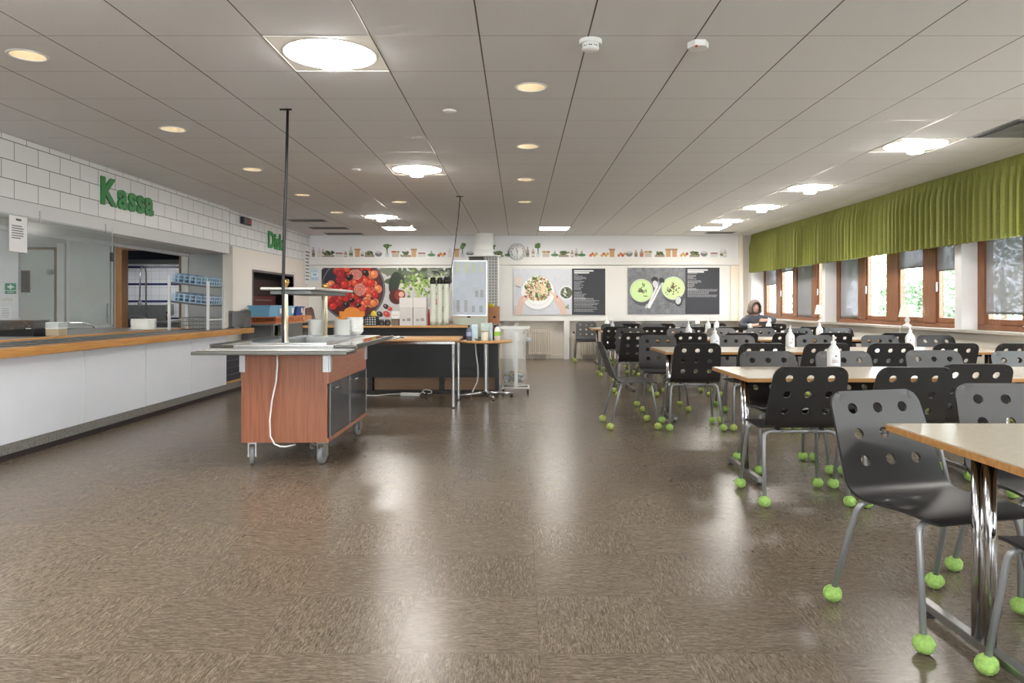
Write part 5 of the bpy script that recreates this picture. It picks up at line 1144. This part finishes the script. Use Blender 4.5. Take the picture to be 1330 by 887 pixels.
# ------------------------------------------------------------------ perforated chairs
SHELL = mat('black_stained_ply', (17, 17, 19), .46, spec=1., var=.2, vscale=14)
YARN = mat('lime_yarn', (152, 190, 100), .9, var=.22, vscale=70, bump=.9, bscale=160)
YARN2 = mat('olive_lime_yarn', (170, 186, 98), .9, var=.22, vscale=70, bump=.9, bscale=160)
def seat_shell():
    prof = [(-.232, .428), (-.222, .437), (-.205, .444), (-.16, .450), (-.11, .451), (-.05, .448), (.0, .445), (.05, .443), (.09, .444), (.12, .449), (.145, .459), (.163, .474), (.176, .494)]
    # backrest: straight, leaning
    a, b = (.186, .52), (.300, .825)
    L = math.hypot(b[0] - a[0], b[1] - a[1]); rows = [.042, .149, .252]; hb = .044
    vl = [0.]
    marks = []
    for r in rows:
        s = r - hb; 
        if s - vl[-1] > .001: vl.append(s)
        i0 = len(vl) - 1
        for k in range(1, 5): vl.append(s + 2 * hb * k / 4)
        marks.append((i0, r))
    top = [.305, .315, .323, .3256] ; top = [L - .026, L - .014, L - .006, L - .0015, L]
    for q in top: vl.append(max(q, vl[-1] + .001))
    P = list(prof); base = len(P)
    for v in vl: P.append((a[0] + (b[0] - a[0]) * v / L, a[1] + (b[1] - a[1]) * v / L))
    # drop duplicate joint point
    marks = [(base + i, base + i + 4, r) for i, r in marks]
    cols = [-.122, 0, .122]; hu = .05
    ul = [-.232, -.224, -.21, -.19]
    cm = []
    for c in cols:
        cm.append((len(ul), c))
        for k in range(5): ul.append(c - hu + 2 * hu * k / 4)
    ul += [.19, .21, .224, .232]
    def half(i):
        y, z = P[i]
        w = .232 if z < .5 else .232 - .018 * (z - .5) / .325
        if i < base:   # rounded front corners
            d = y + .232
            if d < .05: w -= .05 - math.sqrt(max(0, .05 ** 2 - (.05 - d) ** 2))
        else:
            v = vl[i - base]; d = L - v
            if d < .062: w -= .062 - math.sqrt(max(0, .062 ** 2 - (.062 - d) ** 2))
        return w
    def pt(i, u):
        w = half(i); u = max(-w, min(w, u * (w / .232 if abs(u) > .18 and w > .19 else 1)))
        if abs(u) > w: u = math.copysign(w, u)
        return (u, P[i][0], P[i][1])
    mb = MB(); nU = len(ul); n = len(P)
    for i in range(n):
        for u in ul: mb.v.append(pt(i, u))
    def skip(i, j):
        for (i0, i1, r) in marks:
            if i0 <= i < i1:
                for (j0, c) in cm:
                    if j0 <= j < j0 + 4: return True
        return False
    for i in range(n - 1):
        for j in range(nU - 1):
            if skip(i, j): continue
            q = [i * nU + j, i * nU + j + 1, (i + 1) * nU + j + 1, (i + 1) * nU + j]
            mb.f.append(q); mb.m.append(0); mb.sm.append(True)
    hr = .0225
    for (i0, i1, r) in marks:
        for (j0, c) in cm:
            ring = [(i0, j0 + k) for k in range(4)] + [(i0 + k, j0 + 4) for k in range(4)] + [(i1, j0 + 4 - k) for k in range(4)] + [(i1 - k, j0) for k in range(4)]
            o = len(mb.v)
            m = len(ring)
            for (ii, jj) in ring:
                du = ul[jj] - c; dv = vl[ii - base] - r; an = math.atan2(dv, du)
                v = r + hr * math.sin(an); mb.v.append((c + hr * math.cos(an), a[0] + (b[0] - a[0]) * v / L, a[1] + (b[1] - a[1]) * v / L))
            for k in range(m):
                k2 = (k + 1) % m; mb.f.append([ring[k][0] * nU + ring[k][1], ring[k2][0] * nU + ring[k2][1], o + k2, o + k]); mb.m.append(0); mb.sm.append(True)
    o = mb.build('seat_shell', SHELL)
    s = o.modifiers.new('t', 'SOLIDIFY'); s.thickness = .011; s.offset = -1 if False else 0
    e = o.modifiers.new('e', 'EDGE_SPLIT'); e.split_angle = .9
    return bake(o)
def make_chair():
    t = thing('dining_chair', 'x', 'chair', group='black perforated chairs')
    sh = seat_shell(); sh.parent = t
    for s in (-1, 1):
        for fb, (fy, ty, zt) in (('f', (-.225, -.165, .424)), ('b', (.23, .115, .424))):
            pts = [(s * .25, fy, .035), (s * .222, fy + (ty - fy) * .80, .365)]
            A = Vector((s * .219, fy + (ty - fy) * .86, .385)); Bp = Vector((s * .17, ty, zt)); M = Vector((s * .216, ty, zt - .003))
            for k in range(7):
                q = k / 6; pts.append(tuple((1 - q) ** 2 * A + 2 * q * (1 - q) * M + q * q * Bp))
            pts.append((s * .10, ty, zt))
            l = MB().tube(pts, .0115, 10).build('leg', GREYTUBE, t)
            random.seed(int(100 + s * 10 + fy * 100))
            bl = MB().ball((s * .25, fy, .034), .036, 9, 0, (1, 1, .92), .05); bl.build('yarn_foot', YARN, l)
    for y in (-.165, .115): MB().tube([(-.10, y, .424), (.10, y, .424)], .0115, 10).build('crossbar', GREYTUBE, t)
    lug = MB()
    for x in (-.13, .13):
        for y in (-.165, .115): lug.box(x - .012, x + .012, y - .014, y + .014, .43, .442)
    lug.build('mounting_pad', BLACK, t)
    return t
# y of the table rows' far edges; six rows parallel to the back wall
ROW = {1: 2.89, 2: 5.54, 3: 8.14, 4: 10.74, 5: 13.34, 6: 15.2}
rown = {1: 'first', 2: 'second', 3: 'third', 4: 'fourth', 5: 'fifth', 6: 'sixth'}
ordn = ['first', 'second', 'third', 'fourth', 'fifth', 'sixth', 'seventh']
chairs = []
def F(row, y, xs, rz=0.):    # front of the backrest towards the camera, behind the table
    for k, x in enumerate(xs):
        chairs.append((x, y - .30, random.uniform(-.05, .05) + rz, 'black perforated chair behind the %s table row, facing the camera, %s from the aisle' % (rown[row], ordn[k])))
def Bk(row, y, xs):
    for k, x in enumerate(xs):
        chairs.append((x, y + .30, PI + random.uniform(-.04, .04), 'black perforated chair before the %s table row, back to the camera, %s from the aisle' % (rown[row], ordn[k])))
random.seed(5)
chairs.append((1.55, 2.77, math.radians(15.5), 'large black perforated chair pushed askew against the corner of the first table row'))
chairs.append((2.17, 3.02, -.03, 'black perforated chair behind the first table row, cut by the picture edge'))
chairs.append((1.742, 2.12, PI, 'black chair of which only a seat corner and legs show before the first table'))
Bk(2, 4.22, [1.68]); Bk(2, 4.22, [2.27]); chairs[-1] = (chairs[-1][0], 4.50, PI, chairs[-1][3].replace('first from', 'second from'))
chairs.append((2.77, 4.72, PI - .03, 'black perforated chair before the second table row, back to the camera, third from the aisle'))
F(2, 5.64, [1.91, 2.49, 3.23, 3.83]); chairs[-2] = (3.23, 5.45, 0., chairs[-2][3])
Bk(3, 6.81, [1.67, 2.26, 2.85, 3.45, 4.05, 4.66])
chairs.append((1.085, 7.2, PI / 2 + .03, 'black perforated chair seen in profile at the aisle end of the third table row'))
F(3, 8.62, [1.62, 2.53, 3.46, 4.22, 4.86])
Bk(4, 9.40, [1.53, 2.2, 2.84, 3.46, 4.06, 4.84])
F(4, 11.26, [1.69, 2.48, 3.08, 3.68, 4.28, 4.88])
Bk(5, 12.03, [1.60, 2.21, 2.82, 3.46, 4.07, 4.80])
F(5, 13.72, [1.75, 2.45, 3.23, 4.36])
Bk(6, 13.98, [2.1, 2.75, 3.74, 4.88])
F(6, 15.66, [1.42, 2.2, 2.83, 3.47])
pc = make_chair(); first = True
yel = False
for (x, y, rz, lab) in chairs:
    if first: pc.location = (x, y, 0); pc.rotation_euler = (0, 0, rz); pc['label'] = lab; first = False
    else:
        r = dup(pc, (x, y, 0), rz, lab)
        if y > 6.6:
            for l in r.children:
                for b_ in l.children:
                    if y < 9 and hash(round(x * 100)) % 2: continue
                    b_.material_slots[0].link = 'OBJECT'; b_.material_slots[0].material = YARN2

# ------------------------------------------------------------------ tables
TOPM = mat('beige_laminate', (196, 186, 170), .22, var=.04, vscale=40)
EDGE = wood('ply_edge', (160, 112, 60), (190, 142, 86), 0, .45, fine=10)
def make_table(L=1.79, D=.86):
    t = thing('dining_table', 'x', 'table', group='long dining tables'); T = .715
    B('tabletop', TOPM, t, (.004, L - .004, -D + .004, -.004, T - .004, T))
    ed = MB(); ed.box(0, L, -D, 0, T - .028, T - .0042); ed.build('wood_edge', EDGE, t, .002)
    fr = MB(); fr.box(.2, L - .2, -D / 2 - .025, -D / 2 + .025, T - .075, T - .03); fr.build('rail', BLACK, t)
    for x in (.115, L - .115):
        l = MB()
        for dy in (-.034, .034): l.lathe([(.0, .055), (.019, .055), (.019, T - .03), (0, T - .03)], (x, -D / 2 + dy, 0), 18)
        l = l.build('leg', CHROME, t)
        B('foot_bar', STEEL, l, (x - .02, x + .02, -D + .10, -.06, .025, .054), bevel=.004)
        B('top_bracket', BLACK, l, (x - .03, x + .03, -D + .12, -.12, T - .045, T - .029))
        for y in (-D + .14, -.10): MB().lathe([(0, 0), (.024, 0), (.024, .008), (.008, .012), (.008, .026), (0, .026)], (x, y, 0), 14).build('glide', BLACK, l)
    return t
tb = make_table(); fz = True
for row, y in ROW.items():
    for k, x in enumerate((1.455, 3.25)):
        if row == 1 and k: continue
        lab = 'beige-topped long table in the %s row from the camera, %s' % (rown[row], 'at the aisle' if k == 0 else 'at the window wall')
        if row == 1: lab = 'beige-topped table with wooden edge, nearest the camera and cut by the picture edge'
        if row == 1: x = 1.44
        if fz: tb.location = (x, y, 0); tb['label'] = lab; fz = False
        else: dup(tb, (x, y, 0), 0, lab)

# ------------------------------------------------------------------ hand sanitiser bottles
BW = mat('milky_plastic', (222, 226, 228), .35)
def make_bottle():
    t = thing('sanitizer_bottle', 'x', 'bottle', group='white pump bottles on the tables')
    MB().lathe([(0, 0), (.042, 0), (.046, .006), (.046, .115), (.042, .135), (.022, .165), (.016, .172), (.016, .18), (0, .18)], n=24).build('body', BW, t)
    p = MB(); p.lathe([(.018, .178), (.018, .198), (.008, .2), (.006, .225), (0, .225)], n=16); p.tube([(0, 0, .225), (0, -.0, .234), (-.01, -.02, .238), (-.022, -.048, .230)], [.009, .009, .007, .005], 8); p.build('pump', WPLAS, t)
    cv = Canvas(40, 48, (236, 238, 238)); cv.disc(20, 8, 4, (70, 84, 110)); cv.rect(8, 16, 32, 18, (150, 160, 176)); cv.rect(6, 22, 34, 28, (196, 180, 180)); cv.rect(6, 30, 34, 33, (120, 126, 140)); cv.rect(6, 36, 30, 38, (170, 176, 186))
    # label wrapped round the front of the bottle
    o = cv.mesh('label_print', .08, .085, PAPER, t); me = o.data
    for v in me.vertices:
        a = (v.co.x - .04) / .0465; v.co = (.0468 * math.sin(a), -.0468 * math.cos(a), v.co.z + .02)
    return t
bo = make_bottle(); fz = True
BOT = [(2.31, 5.40, 'large white pump bottle with a printed label on the second table row'), (2.95, 8.0, 'white pump bottle mid-way along the third table row'), (4.17, 10.2, 'white pump bottle on the fourth row below the smaller sill lamp'),
       (4.15, 7.8, 'white pump bottle on the third row below the taller sill lamp'), (4.33, 12.75, 'white pump bottle on the fifth table row in front of the person'), (2.03, 7.62, 'white pump bottle at the aisle end of the third table row'),
       (2.33, 10.1, 'white pump bottle at the aisle table of the fourth row'), (3.24, 12.6, 'white pump bottle midway along the fifth table row'), (3.52, 13.1, 'white pump bottle just behind another on the fifth row'),
       (3.59, 14.8, 'white pump bottle on the sixth row below the soup picture'), (1.77, 14.8, 'white pump bottle at the aisle end of the sixth row')]
for k, (x, y, lab) in enumerate(BOT):
    if fz: bo.location = (x, y, .7155); bo['label'] = lab; fz = False
    else: dup(bo, (x, y, .7155), random.uniform(-.6, .6), lab)
t = thing('spray_bottle', 'slim grey spray bottle at the aisle end of the fifth table row', 'bottle', (1.64, 12.9, .7155)); MB().lathe([(0, 0), (.03, 0), (.032, .12), (.014, .15), (.014, .165), (0, .165)], n=18).build('body', mat('grey_plastic', (186, 190, 196), .35), t); B('trigger_head', WPLAS, t, (-.012, .012, -.045, .02, .166, .195), bevel=.004)
t = thing('glass_tumbler', 'clear glass holder with white napkins on the fifth row near the person', 'holder', (4.0, 12.72, .7155)); MB().lathe([(0, .004), (.04, .004), (.045, .1), (.047, .1), (.042, 0), (0, 0)], n=20).build('glass', CLEAR, t); B('napkins', WPLAS, t, (-.02, .02, -.02, .02, .006, .13)); 

# ------------------------------------------------------------------ white table lamps on the window sill
def sill_lamp(loc, s, lab):
    t = thing('table_lamp', lab, 'lamp', loc, 0, 'white lamps on the window sill'); t.scale = (s, s, s)
    CER = mat('white_ceramic', (234, 234, 232), .3)
    MB().lathe([(0, 0), (.06, 0), (.062, .008), (.05, .018), (.026, .032), (.022, .05), (.034, .075), (.034, .09), (.016, .115), (.012, .15), (0, .15)], n=24).build('base', CER, t)
    sm = mat('pleated_shade', (240, 236, 226), .7); n = 48; vs = []; fs = []
    for (r, z) in ((.108, .125), (.072, .29)):
        for k in range(n): a = 2 * PI * k / n; q = r + (.0025 if k % 2 else -.0025); vs.append((q * math.cos(a), q * math.sin(a), z))
    mb = MB(); mb.add(vs, [(k, (k + 1) % n, n + (k + 1) % n, n + k) for k in range(n)], 0, False); mb.build('shade', sm, t)
    MB().tube([(-.07, 0, .285), (.07, 0, .285)], .003, 6).build('shade_spider', STEEL, t); MB().ball((0, 0, .19), .026, 8, sq=(1, 1, 1.3)).build('bulb', CER, t)
    return t
sill_lamp((5.23, 9.9, .8935), 1.0, 'white table lamp with pleated shade on the sill before the middle window')
sill_lamp((5.23, 12.72, .8935), 1.0, 'white table lamp on the sill at the end of the farthest window')
t = thing('sill_cord', 'white lamp cord hanging from the sill below the taller lamp', 'cord', (5.105, 9.85, 0)); MB().tube([(.12, 0, .9), (.01, 0, .9), (0, 0, .88), (0, 0, .5), (.01, .05, .3)], .004, 6).build('cable', WPLAS, t)

# ------------------------------------------------------------------ the seated person
def skin(name, joints, bones, m, parent, sub=2, root=0):
    """joints: (x, y, z, rx, ry)"""
    me = bpy.data.meshes.new(name); me.from_pydata([j[:3] for j in joints], bones, []); me.materials.append(m)
    o = bpy.data.objects.new(name, me); COL.objects.link(o)
    md = o.modifiers.new('skin', 'SKIN'); md.use_smooth_shade = True; md.branch_smoothing = .6
    for k, j in enumerate(joints):
        sv = me.skin_vertices[0].data[k]; sv.radius = (j[3], j[4] if len(j) > 4 else j[3]); sv.use_root = (k == root)
    s = o.modifiers.new('sub', 'SUBSURF'); s.levels = sub; s.render_levels = sub
    bake(o)
    for p in o.data.polygons: p.use_smooth = True
    o.parent = parent
    return o
PX, PY = 4.36, 13.58
pr = thing('person', 'person in a grey hooded top, hood up, sitting by the window with a phone', 'person', (PX, PY, 0))
SKIN = mat('skin', (206, 166, 146), .5, var=.04, vscale=30)
# local frame: person faces -y. pelvis above the chair seat
J = [(0, .06, .53, .12, .10), (0, .07, .68, .125, .095), (0, .06, .84, .135, .10), (0, .05, .95, .10, .08), (0, .03, 1.02, .055, .055), (0, .0, 1.09, .07, .078), (0, -.01, 1.155, .082, .092), (0, .0, 1.205, .06, .07),
     (-.17, .05, .93, .055), (-.27, -.01, .79, .043), (-.145, -.22, .805, .032), (-.06, -.27, .82, .03),      # 8-11 arm at the picture's left
     (.17, .05, .93, .055), (.36, -.02, .90, .043), (.20, -.17, .90, .032), (.12, -.20, .905, .03),           # 12-15 the other arm, elbow raised
     (-.10, -.02, .53, .085), (-.13, -.36, .53, .062), (-.13, -.36, .30, .048), (-.13, -.33, .09, .038), (-.13, -.46, .04, .032),
     (.10, -.02, .53, .085), (.14, -.36, .53, .062), (.14, -.36, .30, .048), (.14, -.33, .09, .038), (.14, -.46, .04, .032)]
Bn = [(0, 1), (1, 2), (2, 3), (3, 4), (4, 5), (5, 6), (6, 7), (3, 8), (8, 9), (9, 10), (10, 11), (3, 12), (12, 13), (13, 14), (14, 15), (0, 16), (16, 17), (17, 18), (18, 19), (19, 20), (0, 21), (21, 22), (22, 23), (23, 24), (24, 25)]
J = [tuple(j) if len(j) == 5 else tuple(j) + (j[3],) for j in J]
# fingers
def fingers(J, Bn, wrist, palm, d, side, up):
    d = Vector(d).normalized(); side = Vector(side).normalized(); up = Vector(up); p = Vector(palm)
    for k, (o, L) in enumerate(((-.024, .06), (-.008, .07), (.008, .066), (.024, .052))):
        a = p + side * o + d * .03; b = a + d * L * .5 + up * .004; c = b + d * L * .35 - up * .022
        i = len(J); J += [(*a, .0095, .0095), (*b, .0088, .0088), (*c, .007, .007)]; Bn += [(wrist, i), (i, i + 1), (i + 1, i + 2)]
    a = p - side * .03 + d * .0; b = a - side * .012 + d * .035; c = b + d * .025 + side * .006
    i = len(J); J += [(*a, .011, .011), (*b, .0098, .0098), (*c, .008, .008)]; Bn += [(wrist, i), (i, i + 1), (i + 1, i + 2)]
fingers(J, Bn, 11, (-.035, -.28, .825), (.9, -.3, .1), (.1, .2, 1), (0, -1, .2))
fingers(J, Bn, 15, (.09, -.21, .905), (-.9, -.25, -.1), (0, .1, 1), (0, -1, .2))
body = skin('body', J, Bn, SKIN, pr)
# face
MB().ball((0, -.10, 1.13), .014, 8, sq=(.8, 1.1, 1.3)).build('nose', SKIN, pr)
for s in (-1, 1):
    MB().ball((s * .030, -.088, 1.158), .011, 8, sq=(1.2, .6, .6)).build('eye', mat('dark_eye', (44, 34, 30), .3), pr)
    MB().tube([(s * .016, -.098, 1.178), (s * .032, -.097, 1.182), (s * .046, -.084, 1.176)], .004, 6).build('eyebrow', mat('dark_hair', (48, 38, 34), .8), pr)
MB().tube([(-.022, -.086, 1.095), (0, -.094, 1.093), (.022, -.086, 1.095)], [.003, .006, .003], 8).build('mouth', mat('lip', (160, 100, 92), .5), pr)
# clothing
HOOD = mat('slate_hoodie', (70, 74, 82), .85, var=.15, vscale=22, bump=.5, bscale=60); HOODT = mat('taupe_hood', (124, 112, 104), .85, var=.1, vscale=22, bump=.4, bscale=60)
J2 = [(0, .06, .50, .15, .125), (0, .07, .68, .155, .12), (0, .06, .84, .165, .125), (0, .05, .945, .125, .10), (0, .035, 1.0, .085, .08), (-.17, .05, .925, .076), (-.275, -.01, .785, .062), (-.165, -.20, .80, .05), (.17, .05, .925, .076), (.365, -.02, .895, .062), (.215, -.16, .897, .05)]
J2 = [tuple(j) if len(j) == 5 else tuple(j) + (j[3],) for j in J2]
skin('hooded_top', J2, [(0, 1), (1, 2), (2, 3), (3, 4), (3, 5), (5, 6), (6, 7), (3, 8), (8, 9), (9, 10)], HOOD, pr)
# hood: an egg-shaped shell open at the face
vs = []; fs = []; N = 28; M = 14
for i in range(M + 1):
    th = PI * i / M * .80 + .32      # polar angle from the front (-y) axis
    for k in range(N):
        a = 2 * PI * k / N; r = .132; x = r * .92 * math.sin(th) * math.cos(a); z = r * 1.18 * math.sin(th) * math.sin(a); y = -r * 1.1 * math.cos(th)
        if z < 0: y += .04 * (-z / r); 
        vs.append((x * (1 + (.25 if z < -.06 else 0)), y + .015, z + 1.13))
i0 = 2
for i in range(i0, M):
    for k in range(N): fs.append((i * N + k, i * N + (k + 1) % N, (i + 1) * N + (k + 1) % N, (i + 1) * N + k))
mb = MB(); mb.add(vs, fs, 0, True); h = mb.build('hood', HOODT, pr); sd = h.modifiers.new('s', 'SOLIDIFY'); sd.thickness = .012; bake(h)
mb = MB(); rim_ = [vs[i0 * N + k % N] for k in range(N + 1)]; mb.tube(rim_, .011, 8); mb.build('hood_rim', mat('hood_rim_dark', (70, 64, 62), .85), pr)
J3 = [(0, .06, .53, .15, .12), (-.10, -.02, .535, .105), (-.13, -.36, .535, .08), (-.13, -.36, .30, .065), (-.13, -.33, .12, .055), (.10, -.02, .535, .105), (.14, -.36, .535, .08), (.14, -.36, .30, .065), (.14, -.33, .12, .055)]
J3 = [tuple(j) if len(j) == 5 else tuple(j) + (j[3],) for j in J3]
skin('trousers', J3, [(0, 1), (1, 2), (2, 3), (3, 4), (0, 5), (5, 6), (6, 7), (7, 8)], mat('dark_jeans', (44, 48, 62), .8), pr)
for s, x in ((-1, -.13), (1, .14)): MB().ball((x, -.40, .045), .05, 10, sq=(.85, 2.3, .9)).build('shoe', mat('dark_shoe', (36, 36, 40), .5), pr)
for c, d in (((-.158, -.207, .801), (-.03, -.02, 0)), ((.205, -.167, .898), (.02, .01, 0))): MB().tube([tuple(Vector(c) - Vector(d) * .5), tuple(Vector(c) + Vector(d) * .7)], .043, 12).build('cuff', mat('pale_cuff', (206, 206, 208), .8), pr)
t = thing('mobile_phone', 'dark mobile phone held by the hooded person', 'phone', (PX + .035, PY - .325, .84)); B('body', BLACK, t, (-.07, .07, -.006, .006, -.03, .04), bevel=.003); B('screen', mat('phone_screen', (60, 70, 84), .15), t, (-.064, .064, .0065, .0075, -.025, .035))
